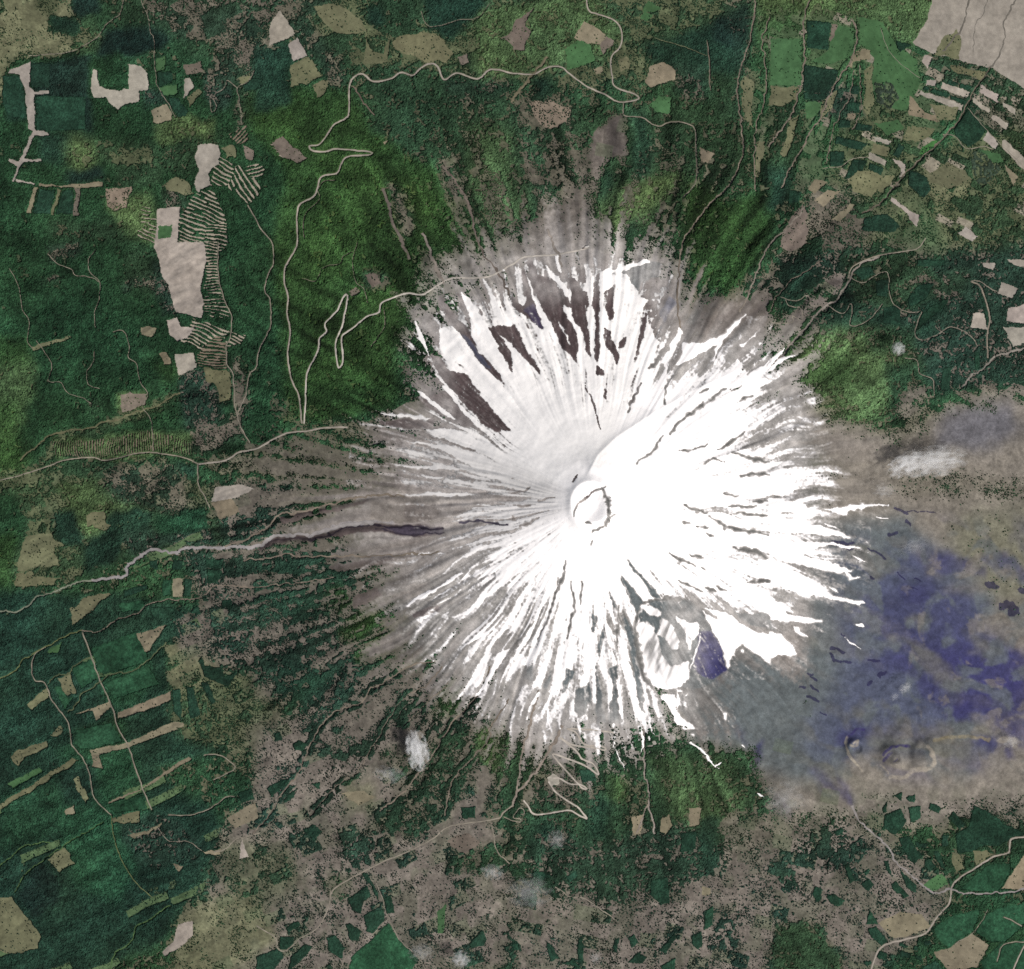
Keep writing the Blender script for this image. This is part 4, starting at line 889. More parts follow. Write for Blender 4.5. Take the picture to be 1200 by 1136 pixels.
3 3|wood|green wood cut by the southern edge below the garden plots|700,1150 790,1090 830,1150
3 3|wood|small flat wood on the right of the garden plots|730,1010 760,1005 770,1025 735,1030
3 3|wood|lozenge wood low in the garden plots|690,1070 725,1080 720,1100 690,1090
3 3|tan|bare tan field between the long rectangle and the farm lane|520,920 620,870 720,880 770,940 640,990 580,990
3 3|tan|pale tan triangle field between two green plantations|780,1060 850,1040 960,970 1040,1030 980,1130 850,1150
3 3|tan|bare tan wedge on the eastern edge above the dry wash|1100,760 1215,580 1215,770
3 0|olive|olive field filling the gap right of the low dark strip|285,440 320,420 300,520 250,560 240,480
3 0|green|green paddock below the brownish woodlot between two gullies|175,480 255,475 235,545 180,560
3 0|olive|olive ledge field under the left pasture square|15,405 150,410 140,470 70,500 10,490
3 0|tan|tan slip of land just below the lower stacked wood|378,532 428,532 405,560 372,555
3 0|olive|olive strip hugging the right side of the stacked woods|450,330 490,300 495,490 455,560
3 0|green|pale green block right of the rounded dark wood|500,580 610,560 640,600 560,635
3 0|olive|olive field north of the bright green crop patch|650,590 780,600 760,640 690,670 640,640
3 0|sparse|scrubby wedge wood along the far side of the large olive slope field|950,700 1080,740 1100,790 1010,880 960,830
3 0|olive|olive band above the first pale strip, below the ash field|860,300 1020,335 1000,375 870,330
3 0|green|dull green field south of the long eastern pale strip|1000,700 1090,720 1110,760 1060,760
0 2|green|light green strip field west of the uppermost plantation|230,770 290,740 270,790 215,790
0 3|green|light green slope strip below the hooked olive strip|30,270 180,190 200,210 60,290
0 3|olive|narrow olive strip parallel to the crooked track, south part|340,250 360,240 420,340 400,360
3 3|olive|olive meadow beside the green wedge plantation's upper corner|860,600 900,600 920,660 880,680
3 3|wood|dark wood in the bend west of the dry wash mouth|345,470 360,490 330,510 310,500
2 0|olive|olive clearing between the northern hairpin and the round-cornered clearing|490,280 540,260 560,310 510,330
2 0|tan|small tan yard beside the northern road's inner bend|380,325 420,312 430,335 395,350
3 3|olive|olive clearing beside the main eastern road|970,590 1040,580 1060,600 980,650
'''
KIND = {  # name, category, kind, tree density, surface colour, plot is ground or canopy height (m)
 'pale':   ('bare_field', 'field', 'structure', 0.0, (158, 151, 141), 0),
 'tan':    ('stubble_field', 'field', 'structure', 0.03, (132, 124, 104), 0),
 'olive':  ('dry_meadow', 'meadow', 'structure', 0.07, (108, 109, 84), 0),
 'brown':  ('brown_clearing', 'clearing', 'structure', 0.06, (116, 107, 97), 0),
 'speck':  ('brown_clearing', 'clearing', 'structure', 0.33, (134, 122, 108), 0),
 'green':  ('pasture', 'pasture', 'structure', 0.04, (70, 104, 68), 0),
 'bright': ('crop_field', 'field', 'structure', 0.0, (66, 112, 62), 0),
 'wood':   ('woodlot', 'woodlot', 'thing', 1.0, (24, 52, 38), 16),
 'sparse': ('woodlot', 'woodlot', 'thing', 1.0, (40, 54, 42), 10),
 'plant':  ('plantation', 'plantation', 'thing', 1.0, (28, 64, 42), 9),
}
plots = []
for ln in PLOTS.strip().split('\n'):
    tile_id, k, lab, pts = ln.split('|')
    c, r = map(int, tile_id.split())
    plots.append((k, lab, T(c, r, *P(pts))))
plots.insert(0, ('pale', 'vast pale grey ash field filling the north-east corner, cut by three dark cracks', T(3,0,(790,-90),(1300,-90),(1300,470),(1215,420),(1060,322),(900,282),(770,250),(680,200),(750,90))))
plots.insert(1, ('pale', 'largest pale clearing, long and irregular beside the terraced slope', P('184,245 211,241 208,284 240,284 241,309 235,339 239,357 236,373 205,365 197,334 190,324 185,300 180,290 183,268')))
plots.append(('green', 'small green patch notched into the largest pale clearing', T(0,0,(740,1060),(805,1055),(800,1110),(740,1120))))
plots.append(('olive', 'olive-brown spur tapering into the grey ash field', T(3,0,(775,248),(830,170),(890,135),(910,180),(900,280),(870,275))))
# terraced slopes: rows of pale earth banks between rows of trees: label, outline, direction (deg), spacing, bank share
TERR = [
 ('terrace rows climbing right from the ragged pale clearing', T(0,0,(1030,735),(1115,775),(1060,870),(975,870)), 28, 4.6, .42),
 ('steep terrace rows around the dark knoll', T(0,0,(1115,775),(1200,800),(1225,900),(1165,962),(1060,870)), 58, 5.4, .4),
 ('terrace rows curling over the top of the dark knoll', T(1,0,(-60,775),(20,765),(40,800),(10,840),(-30,830)), -22, 4.8, .4),
 ('broad flight of terrace rows above the largest pale clearing', T(0,0,(930,895),(1000,900),(1060,1010),(1060,1060),(960,1136),(835,1136),(830,1030),(870,980)), 22, 4.6, .42),
 ('dense terrace rows along the right side of the largest pale clearing', T(0,0,(960,1060),(1060,1040),(1070,1136),(1040,1180),(960,1180)), 6, 4.0, .45),
 ('ladder of level terrace rows beside the largest pale clearing', T(0,1,(970,0),(1020,0),(1022,160),(1045,250),(945,245),(965,160)), 2, 3.6, .45),
 ('sparse level terrace rows at the bottom of the ladder', T(0,1,(950,255),(1050,260),(1080,350),(1000,360),(955,340)), 4, 4.2, .3),
 ('slanting terrace rows fanning out below the ladder', T(0,1,(840,470),(900,360),(1150,440),(1130,485),(960,505)), 20, 4.2, .45),
 ('brown terrace rows right of the square pale clearing', T(0,1,(920,520),(1000,440),(1050,440),(1065,510),(1060,590),(930,580)), 4, 3.4, .6),
 ('faint terrace rows left of the largest pale clearing', T(0,0,(640,1090),(690,1040),(730,1060),(730,1150),(640,1120)), 25, 4.4, .4),
 ('short terrace rows above the faint ones', T(0,0,(660,970),(700,970),(735,1030),(690,1050),(660,1040)), 5, 4.2, .3),
 ('brown terrace rows at the top of the slope beside the farm lane', T(0,0,(1070,630),(1150,580),(1170,650),(1120,680)), -40, 3.6, .55),
 ('zigzag banks on the furrowed clearing above the hairpin road', T(1,0,(60,680),(110,670),(150,730),(120,745)), 15, 3.4, .45),
 ('fine comb of vertical planting rows along the western road', T(0,1,(235,935),(450,930),(700,885),(900,935),(905,1000),(730,980),(640,985),(450,1012),(260,1000)), 86, 2.9, .34),
]
# ------------------------------------------------------------------ roads, tracks, dry rivers, ravines: (name, category, label, width in map units, colour, line)
RD = (162, 154, 143); TR = (144, 137, 124); RV = (146, 141, 138); RA = (128, 118, 106); GR = (104, 112, 76)
WAYS = [
 ('road', 'road', 'pale winding road with a hairpin along the bright north-west forest', 2.7, RD, T(1,0,(1200,342),(1100,325),(1040,368),(940,342),(882,372),(850,310),(815,298),(770,320),(735,352),(678,338),(630,368),(550,380),(492,345),(440,390),(435,520),(420,555),(365,585),(320,650),(290,680),(250,685),(270,708),(320,710),(375,698),(460,705),(535,712),(535,725),(430,735),(400,765),(380,810),(305,832),(275,915),(210,955),(192,1000),(192,1136))+T(1,1,(180,40),(140,110),(132,180),(150,260),(145,330),(160,420),(150,530),(165,640),(200,720),(215,850))),
 ('road', 'road', 'pale road crossing the northern farms and turning sharply back north', 2.3, RD, T(2,0,(0,343),(100,348),(160,318),(225,312),(270,345),(350,405),(440,445),(480,470),(525,480),(590,465),(580,442),(485,408),(470,360),(465,270),(505,220),(515,150),(480,95),(400,65),(355,40),(350,-60))),
 ('road', 'road', 'pale mountain road looping narrowly then climbing to the ski station', 2.8, (190, 183, 173), T(1,1,(225,850),(232,760),(235,650),(245,600),(290,510),(300,450),(330,420),(325,380),(380,320),(412,255),(430,255),(405,390),(375,470),(380,560),(390,590),(408,555),(402,470),(405,440),(430,420),(470,390),(520,350),(575,330),(590,285),(660,255),(710,240),(780,245),(850,205),(920,170),(1080,165),(1200,105))+T(2,1,(60,72),(200,60),(330,35),(360,28))),
 ('road', 'road', 'pale road leaving the western crossroads towards the foot of the snow', 2.6, RD, T(1,1,(430,868),(320,870),(240,885),(150,895),(80,925),(0,970))+T(0,1,(1120,985),(1050,1025),(930,1040))),
 ('road', 'road', 'thin road running west from the crossroads to the picture edge', 1.7, TR, T(0,1,(930,1040),(860,1010),(730,988),(640,990),(500,1022),(430,1010),(310,1020),(210,1055),(100,1090),(-60,1130))),
 ('track', 'track', 'pale track winding south from the terraces through dark forest', 1.6, TR, T(0,0,(1160,962),(1200,1030))+T(1,0,(0,1030),(20,1070),(70,1130))+T(1,1,(80,40),(80,100),(60,140),(40,230),(65,270),(70,370),(50,440),(10,520),(0,590))+T(0,1,(1170,620),(1150,720),(1115,800),(1120,850),(1170,940))),
 ('track', 'track', 'pale track down the right edge of the terraces to the crossroads', 1.4, TR, T(0,1,(1020,0),(1025,160),(1050,270),(1085,350),(1080,440),(1060,490),(1065,570),(1090,620),(1100,740),(1110,820))),
 ('track', 'track', 'straight farm track running down from the northern edge', 0.9, TR, T(0,0,(640,-40),(690,70),(705,150),(718,180),(725,330),(740,410),(790,490),(825,550))),
 ('track', 'track', 'pale lane along the heath border in the north-west corner', 1.0, TR, T(0,0,(580,-40),(560,60),(500,110),(440,180),(320,240),(130,260))),
 ('track', 'track', 'thin farm lane dropping onto the top of the terraces', 1.0, TR, T(0,0,(1190,330),(1160,380),(1110,410),(1120,470),(1135,590))),
 ('track', 'track', 'looping farm lane left of the pond-dark grove', 1.0, TR, T(0,0,(1110,410),(1065,375),(1055,405),(1000,450),(1012,500),(990,525),(985,460))),
 ('track', 'track', 'straight pale track slicing through the south-west plantations', 2.1, TR, T(0,2,(385,695),(460,900),(525,1050),(550,1136))+T(0,3,(600,100),(660,270),(710,390))),
 ('track', 'track', 'crooked pale track down the left of the plantations', 1.5, TR, T(0,2,(210,765),(160,800),(145,880),(165,920),(205,930),(240,1010),(315,1115))+T(0,3,(335,80),(385,150),(420,230),(435,330),(480,380),(520,415))),
 ('track', 'track', 'dark green ride continuing the crooked track to the south', 1.3, GR, T(0,3,(520,415),(530,500),(560,610),(640,740),(715,800))),
 ('road', 'road', 'wide pale road crossing the eastern valley farms', 2.7, RD, T(3,3,(1260,515),(1200,520),(1140,530),(1130,590),(1060,610),(980,660),(900,710),(865,750),(850,830),(790,900),(740,970),(640,1000),(530,1040),(470,1180))),
 ('dry_river', 'dry wash', 'grey dry wash bending east through the valley farms', 2.6, RV, T(3,3,(400,370),(430,440),(560,560),(600,630),(680,700),(740,760),(800,780),(860,762),(940,785),(1100,780),(1260,755))),
 ('road', 'road', 'lowest arm of the pale switchback road south of the snow', 2.5, (184, 176, 165), T(2,3,(55,345),(75,370),(105,410),(200,400),(265,390),(300,405),(350,432),(345,420),(310,378),(250,340),(200,300),(170,255))),
 ('road', 'road', 'middle arms of the pale switchback road south of the snow', 2.5, (184, 176, 165), T(2,3,(190,240),(220,240),(270,265),(320,270),(350,290),(330,288),(290,245),(240,190),(190,130),(240,140),(290,160),(350,185),(405,222),(380,172),(330,150),(300,112),(225,50))),
 ('road', 'road', 'top arm of the pale switchback road below the snow edge', 2.5, (184, 176, 165), T(2,3,(225,50),(290,85),(370,95),(435,106),(425,90),(340,80),(300,25),(260,8),(370,12),(480,25))),
 ('track', 'track', 'short curled track loops above the valley road', 1.3, TR, T(2,3,(-40,420),(0,440),(40,446),(38,432),(5,425),(30,385),(50,385),(60,405),(40,410))),
 ('track', 'track', 'straight pale path from the valley road into the clouded woods', 1.4, TR, T(1,3,(1105,450),(1110,490),(1130,580),(1190,640))),
 ('track', 'track', 'pale path slanting over the bare southern ground', 1.3, TR, T(2,3,(205,750),(270,795),(340,805),(420,860),(500,915))),
 ('road', 'road', 'pale road curving round the southern road-bend woods', 1.6, TR, T(1,3,(350,770),(340,840),(290,940),(200,1000),(140,1052),(100,1040),(90,990),(0,935))),
 ('track', 'track', 'pale lane between the hammer-shaped wood and the southern junction', 1.2, TR, T(1,3,(540,680),(590,800),(620,900),(680,1010),(740,1060))),
 ('track', 'track', 'pale lane falling from the southern junction to the edge', 1.2, TR, T(1,3,(620,900),(540,980),(440,1050),(390,1150))),
 ('dry_river', 'dry river', 'broad grey dry river flowing west from the lava channel', 4.4, (148, 144, 143), T(1,2,(560,178),(400,192),(330,216),(250,236),(100,238),(60,255),(0,288))+T(0,2,(1100,292),(1000,297),(880,297),(810,325),(760,308),(700,310),(630,350),(595,385),(590,422),(520,440),(420,450))),
 ('dry_river', 'dry river', 'narrow green-banked lower course of the dry river at the western edge', 2.6, (122, 128, 112), T(0,2,(420,450),(330,470),(240,510),(170,525),(130,570),(60,595),(-60,590))),
 ('ravine', 'ravine', 'upper pale ravine joining the dry river from the east', 2.6, RA, T(1,2,(700,52),(560,52),(450,70),(340,96),(230,125),(110,145),(60,196),(0,232))+T(0,2,(1150,262),(1060,290))),
 ('ravine', 'ravine', 'pale ravine parallel to and south of the dry river', 2.2, RA, T(1,2,(860,320),(660,330),(480,335),(300,340),(180,340),(150,328),(60,345),(-60,352))),
 ('ravine', 'stream', 'pale western stream winding down to the plantation crossroads', 1.7, RA, T(1,2,(370,435),(210,460),(120,465),(0,480))+T(0,2,(1030,470),(960,520),(900,540),(800,540),(700,560),(650,600),(560,630),(450,690),(380,680))),
 ('ravine', 'stream', 'green-edged stream running from the plantation crossroads to the western edge', 2.0, GR, T(0,2,(380,680),(310,710),(190,775),(110,820),(60,880),(-60,930))),
 ('ravine', 'gully', 'pale gully from the south-west snow past the bare brown field', 2.0, RA, T(1,2,(840,825),(700,860),(640,905),(540,960),(500,1020),(380,1060),(300,1136))+T(1,3,(240,120),(190,230),(100,340),(60,420),(-20,500))),
 ('ravine', 'gully', 'thin dark-edged gully, first below the south-west snow tongue', 1.2, RA, T(1,2,(870,850),(800,940),(720,980),(660,1050),(600,1136))+T(1,3,(480,200),(380,280),(250,420))),
 ('ravine', 'gully', 'thin dark-edged gully, second below the south-west snow tongue', 1.2, RA, T(1,2,(910,920),(850,980),(690,1130))),
 ('ravine', 'gully', 'long straight pale gully beside the white southern cloud', 2.2, RA, T(1,2,(1100,850),(1050,970),(970,1060),(910,1136))+T(1,3,(840,110),(760,220),(700,300),(580,400))),
 ('ravine', 'gully', 'pale gully feeding the square wood above the valley road', 1.8, RA, T(1,2,(1190,1000),(1130,1100))+T(1,3,(1100,0),(1075,80),(940,220),(900,330),(880,420))),
 ('road', 'road', 'pale valley road and torrent bed running west from the switchbacks', 2.2, TR, T(2,3,(0,370),(-40,400))+T(1,3,(1130,430),(1000,450),(900,470),(820,530),(700,590),(560,650),(380,750),(350,790))),
 ('ravine', 'torrent', 'left of two pale torrents joining below the southern snow', 2.6, (140, 130, 120), T(2,2,(130,960),(80,1136))+T(2,3,(40,130),(30,250),(20,310),(0,372))),
 ('ravine', 'torrent', 'right of two pale torrents joining below the southern snow', 3.4, (140, 130, 120), T(2,3,(230,0),(160,140),(90,240),(30,310),(0,372))),
 ('ravine', 'torrent', 'straight pale torrent falling from the southern snow and forking', 2.8, (148, 140, 132), T(2,3,(612,-20),(620,200),(640,300),(640,370),(660,430),(668,510))),
 ('ravine', 'torrent', 'left fork of the straight southern torrent', 2.0, (140, 130, 120), T(2,3,(638,365),(610,430),(580,500))),
 ('ravine', 'ravine', 'long pale ravine curving from the northern edge to the snow', 2.4, RA, T(2,0,(1140,-40),(1130,130),(1080,300),(1060,450),(1080,600),(1070,770),(1000,890),(930,960),(840,1070),(800,1136))+T(2,1,(780,150),(770,250),(785,400))),
 ('ravine', 'ravine', 'second pale ravine right of the long curving one', 1.8, RA, T(2,0,(1210,80),(1175,190),(1190,300),(1180,490),(1140,600),(1140,900))),
 ('ravine', 'ravine', 'pale ravine past the left side of the scratched woodlot', 2.4, RA, T(3,0,(215,-40),(170,100),(172,300),(130,480),(90,570),(0,680))),
 ('ravine', 'ravine', 'pale ravine past the right side of the scratched woodlot', 2.2, RA, T(3,0,(400,90),(420,180),(390,290),(320,380),(240,560),(180,650),(120,760),(60,880))),
 ('ravine', 'gully', 'thin pale gully past the stacked woods', 1.4, RA, T(3,0,(400,330),(380,460),(300,620),(280,770))),
 ('ravine', 'gully', 'thin pale gully ending at the pair of dark tree blocks', 1.4, RA, T(3,0,(430,300),(440,500),(395,610))),
 ('ravine', 'ravine', 'main ravine running down from the ash field past the striped fields', 2.2, (112, 104, 92), T(3,0,(1040,320),(960,440),(900,560),(830,640),(680,780),(600,870),(520,960),(440,1000))),
 ('ravine', 'crack', 'leftmost dark crack across the grey ash field', 2.0, (108, 104, 96), T(3,0,(955,-40),(930,70),(900,150),(820,240))),
 ('ravine', 'crack', 'middle thin dark crack across the grey ash field', 1.1, (116, 112, 104), T(3,0,(1040,-40),(1020,50),(978,115),(965,240))),
 ('ravine', 'crack', 'rightmost dark crack across the grey ash field', 1.8, (112, 108, 100), T(3,0,(1180,-40),(1115,90),(1112,180),(1070,290),(1040,320))),
 ('ravine', 'ravine', 'pale torrent bed joining the north-east corner of the snow', 3.0, (140, 132, 124), T(3,1,(520,70),(430,105),(375,190),(330,262),(240,330),(150,430),(60,530),(0,600))),
 ('ravine', 'ravine', 'pale torrent bed parallel to it nearer the north-east snow corner', 2.4, (132, 124, 114), T(3,0,(170,970),(100,1060),(20,1136))+T(2,1,(1170,80),(1100,260),(1060,330))),
 ('ravine', 'ravine', 'thin pale streambed left of the north-east torrent', 1.6, RA, T(3,1,(250,90),(120,170),(40,260),(0,340))),
 ('dry_river', 'river', 'pale dry stream bounding the eastern ash plain', 2.6, (140, 134, 126), T(3,1,(1260,485),(1200,500),(1080,530),(1020,585),(940,640),(915,685))),
 ('road', 'road', 'pale lane arching over the dark rounded wood in the east', 1.6, TR, T(3,1,(375,170),(400,115),(500,68),(620,45),(700,30),(740,-20))),
 ('track', 'track', 'pale lane hooking under the long slanting eastern wood', 1.2, TR, T(3,1,(720,325),(690,420),(720,458),(790,435),(850,400),(910,412),(960,450),(985,490))),
 ('road', 'road', 'pale farm road curving down past the square eastern field', 2.0, (140, 132, 118), T(3,1,(955,185),(1000,215),(1040,350),(1030,430),(1032,545))),
 ('track', 'track', 'short pale lane to the eastern square field', 1.2, TR, T(3,1,(955,182),(1000,188),(1080,240))),
 ('track', 'track', 'crooked pale lane from the small cloud down to the ash rim', 1.1, TR, T(3,1,(640,540),(700,556),(712,615),(770,640),(780,720))),
 ('track', 'track', 'wiggling pale track on the north-east forest spur', 1.0, TR, T(3,1,(60,262),(130,275),(185,250),(205,300),(250,295))),
 ('track', 'track', 'pale track with a loop below the north-east forest spur', 1.1, TR, T(3,1,(80,268),(95,300),(150,310),(160,370),(115,345),(115,375),(60,380),(10,375))),
 ('track', 'track', 'pale track from the torrent fork to the eastern snow road end', 1.1, TR, T(3,1,(280,300),(350,335),(385,290),(395,330),(385,390),(460,375),(540,285))),
 ('track', 'track', 'thin lane winding west to east through the eastern woods', 1.0, TR, T(3,1,(375,160),(440,190),(500,160),(560,140),(570,240),(590,290),(660,330),(710,325))),
 ('track', 'track', 'forest track skirting the northern ridges', 1.4, TR, T(2,0,(525,480),(525,540),(600,548),(640,570),(690,592),(740,572),(800,575),(855,602),(862,700),(862,850),(800,930))),
 ('track', 'track', 'forest ride falling straight from the northern tree wall', 1.4, RA, T(2,0,(915,190),(925,300),(930,420))),
 ('track', 'track', 'thin straight hedge line bounding the northern forest', 0.9, (110, 116, 90), T(2,0,(670,180),(800,215),(915,262))),
 ('track', 'track', 'field lane ending at the wider pale band', 1.2, TR, T(3,0,(260,790),(340,780),(400,745),(470,738))),
 ('track', 'track', 'white lane under the big triangular wood', 1.2, TR, T(3,0,(820,630),(880,640),(930,695),(1010,685),(1060,700))),
 ('track', 'track', 'thin lane along the east side of the striped fields', 0.8, TR, T(3,0,(940,505),(1030,610),(1110,690),(1220,800))),
 ('track', 'track', 'thin pale lane down the large green pasture', 0.8, TR, T(3,0,(530,130),(570,240),(640,310),(720,370))),
 ('track', 'track', 'crooked forest track in the far west, upper fork', 1.0, TR, T(0,1,(450,35),(415,80),(420,140),(465,185),(460,270),(440,330),(443,405))),
 ('track', 'track', 'crooked forest track in the far west, left branch', 1.0, TR, T(0,1,(220,55),(265,100),(330,125),(350,155),(420,162),(465,185))),
 ('track', 'track', 'thin forest track ending above the western road', 1.1, TR, T(0,1,(530,420),(575,415),(605,490),(600,540),(640,570),(655,650),(690,715),(665,770),(700,820),(715,900),(715,985))),
 ('track', 'track', 'thin wandering track at the western forest edge', 0.9, TR, T(0,1,(40,120),(85,210),(100,310),(135,370),(125,460),(150,500))),
 ('track', 'track', 'thin wandering track through the near-black western wood', 0.9, TR, T(0,1,(170,460),(225,540),(240,580),(225,650),(280,655),(320,710),(380,725),(430,760))),
 ('track', 'track', 'short bent track alone in the western forest', 0.8, TR, T(0,1,(440,510),(435,560),(405,610),(415,670),(465,685))),
 ('gully_meadow', 'gully', 'olive grassy gully slanting across the western forest', 2.6, (110, 110, 84), T(0,1,(840,705),(740,760),(640,800),(560,825),(490,840),(420,875),(280,890),(180,945),(90,1020))),
 ('track', 'track', 'pale lane from the crossroads down to the rutted slope', 1.6, TR, T(0,1,(925,1040),(930,1136))+T(0,2,(960,60),(985,110))),
 ('track', 'track', 'thin spur track dropping from the north-west lookout', 0.9, TR, T(1,1,(600,310),(605,390),(575,440),(540,490))),
 ('track', 'track', 'faint forest path beside the mountain road hairpin', 0.9, TR, T(1,1,(475,0),(455,90),(465,180),(510,225),(520,290))),
 ('track', 'track', 'faint bent path between the two pale forest roads', 0.8, TR, T(1,1,(220,170),(280,180),(315,120),(390,100),(410,65),(460,45))),
 ('track', 'track', 'faint path alongside the winding road below its hairpin', 0.9, TR, T(1,0,(370,842),(315,850),(290,890),(295,935),(240,990),(222,1040),(225,1120))),
 ('track', 'track', 'thin logging tracks at the dark northern wood', 0.9, TR, T(1,0,(775,50),(800,115),(860,120),(940,95),(1040,80),(1100,10))),
 ('ravine', 'clearing', 'brown bare streak sloping through forest below the road bend', 2.4, (116, 104, 94), T(1,0,(450,400),(500,470),(550,545))),
 ('ravine', 'streak', 'grey bare streak pointing at the snow from the north-west, wide', 4.6, (112, 104, 96), T(1,0,(600,880),(620,960),(650,1060),(690,1136))+T(1,1,(690,20),(720,80))),
 ('ravine', 'streak', 'grey bare streak running down beside the mountain road', 4.0, (132, 124, 116), T(1,0,(780,1090),(800,1136))+T(1,1,(820,60),(860,150),(880,200))),
 ('ravine', 'streak', 'long grey streak splitting the northern bright slope', 3.2, (116, 106, 98), T(1,0,(880,780),(950,870),(1000,960),(1020,1080))+T(1,1,(1070,60),(1130,130),(1190,260))),
 ('ravine', 'streak', 'short pale streak meeting the ski road near the station', 3.4, (150, 142, 134), T(2,0,(170,1080),(190,1136))+T(2,1,(215,50),(235,120))),
 ('ravine', 'streak', 'tan bare streak crossing the northern scrub to the road', 4.0, (116, 110, 90), T(2,0,(170,270),(100,350),(40,420),(0,480))),
 ('track', 'track', 'pale tan southern lane curving below the small pale triangle', 1.6, TR, T(0,3,(1215,500),(1110,525),(1060,570),(1000,590))),
 ('track', 'track', 'thin lane through the dark grid-planted trees', 0.8, TR, T(0,3,(740,475),(790,535),(880,540),(950,585))),
 ('gully_meadow', 'stream', 'light green stream meadow at the southern plantations', 2.0, (84, 112, 70), T(0,3,(800,840),(720,890),(640,940),(610,1010),(540,1060),(520,1150))),
 ('gully_meadow', 'stream', 'light green stream meadow near the western edge in the south', 1.6, (84, 112, 70), T(0,3,(480,450),(330,540),(220,610),(110,700),(70,780))),
 ('gully_meadow', 'stream', 'green meadow strip from the hooked strip to the western edge', 1.6, (84, 112, 70), T(0,3,(230,540),(110,560),(50,610),(-30,680))),
 ('gully_meadow', 'gully', 'olive gully between the uppermost and large plantations', 2.0, (96, 106, 78), T(0,2,(780,735),(690,820),(640,860),(600,880),(520,890),(460,930),(380,980),(370,1020),(310,1070))),
 ('gully_meadow', 'gully', 'olive gully left of the straight track, under the crossroads', 1.8, (96, 106, 78), T(0,2,(425,810),(340,850),(320,885),(260,900),(215,940))),
 ('track', 'track', 'white farm track cutting the south-eastern corner', 1.4, TR, T(3,3,(1210,1010),(1130,1015),(1095,1040),(1080,1100))),
 ('road', 'road', 'white road leaving the south-eastern corner', 2.0, RD, T(3,3,(1210,1020),(1180,1080),(1150,1150))),
 ('track', 'track', 'pale stub track in the large eastern green plantation', 1.8, TR, T(3,3,(1110,895),(1150,910),(1195,940))),
 ('track', 'track', 'pale lane between two green plantations by the tan triangle', 0.9, TR, T(3,3,(1035,860),(970,960),(880,1020))),
 ('track', 'track', 'second curving tan lane east of the plantations, towards the junction', 1.4, TR, T(0,3,(790,415),(880,415),(940,400),(1000,375),(1060,330),(1100,330))),
 ('track', 'track', 'tan lane from the plantation grid to the clearing junction', 1.4, TR, T(0,3,(1000,250),(1060,220),(1100,190),(1060,150),(1010,130),(950,135))),
]
# dark tree lines that hug the ravines are part of the forest: (line, width)
TREELINES = [w[5] for w in WAYS if w[0] == 'ravine' and w[1] in ('ravine', 'gully')]
# ------------------------------------------------------------------ materials
def mat_surface(name, grain=(0.045, 0.9), amount=0.35, rough=0.95, bump=0.0, spec=0.15):
    """colour comes from the surface's own 'albedo' attribute, varied by two procedural noises"""
    m = bpy.data.materials.new(name); m.use_nodes = True
    nt = m.node_tree; N = nt.nodes; L = nt.links; N.clear()
    out = N.new('ShaderNodeOutputMaterial'); b = N.new('ShaderNodeBsdfPrincipled')
    b.inputs['Roughness'].default_value = rough; b.inputs['Specular IOR Level'].default_value = spec
    at = N.new('ShaderNodeAttribute'); at.attribute_name = 'albedo'
    tc = N.new('ShaderNodeTexCoord'); prev = at.outputs['Color']
    for k, sc in enumerate(grain):
        nz = N.new('ShaderNodeTexNoise'); nz.inputs['Scale'].default_value = sc; nz.inputs['Detail'].default_value = 3
        L.new(tc.outputs['Object'], nz.inputs['Vector'])
        mr = N.new('ShaderNodeMapRange'); mr.inputs['From Min'].default_value = 0.25; mr.inputs['From Max'].default_value = 0.75
        mr.inputs['To Min'].default_value = 1-amount*(0.6 if k else 1); mr.inputs['To Max'].default_value = 1+amount*(0.6 if k else 1)
        L.new(nz.outputs['Fac'], mr.inputs['Value'])
        mx = N.new('ShaderNodeVectorMath'); mx.operation = 'SCALE'
        L.new(prev, mx.inputs[0]); L.new(mr.outputs['Result'], mx.inputs['Scale']); prev = mx.outputs['Vector']
        if bump and k == 0:
            bp = N.new('ShaderNodeBump'); bp.inputs['Strength'].default_value = bump; bp.inputs['Distance'].default_value = 6
            L.new(nz.outputs['Fac'], bp.inputs['Height']); L.new(bp.outputs['Normal'], b.inputs['Normal'])
    L.new(prev, b.inputs['Base Color']); L.new(b.outputs['BSDF'], out.inputs['Surface'])
    return m
M_ground = mat_surface('bare_ground_and_grass', (0.012, 0.08), 0.28)
M_field = mat_surface('field_soil', (0.006, 0.07), 0.10)
M_road = mat_surface('gravel', (0.02, 0.2), 0.15)
M_leaf = mat_surface('foliage', (0.02, 0.11), 0.30)
M_snow = mat_surface('snow', (0.008, 0.05), 0.035, rough=0.7, spec=0.2)

def make_mesh(name, co, quads, colr, mat, flat=False, attr_domain='POINT'):
    me = bpy.data.meshes.new(name)
    me.vertices.add(len(co)); me.vertices.foreach_set('co', np.ascontiguousarray(co, np.float32).ravel())
    k = quads.shape[1]
    me.loops.add(quads.size); me.polygons.add(len(quads))
    me.loops.foreach_set('vertex_index', np.ascontiguousarray(quads, np.int32).ravel())
    me.polygons.foreach_set('loop_start', np.arange(0, quads.size, k, dtype=np.int32))
    me.update(calc_edges=True)
    a = me.attributes.new('albedo', 'FLOAT_COLOR', 'POINT')
    c = np.ones((len(co), 4), np.float32); c[:, :3] = colr
    a.data.foreach_set('color', c.ravel())
    if flat: me.shade_flat()
    else: me.shade_smooth()
    me.materials.append(mat)
    return me

def link(name, me, label=None, cat=None, kind=None, group=None, parent=None):
    o = bpy.data.objects.new(name, me); col.objects.link(o)
    if label: o['label'] = label
    if cat: o['category'] = cat
    if kind: o['kind'] = kind
    if group: o['group'] = group
    if parent: o.parent = parent
    return o

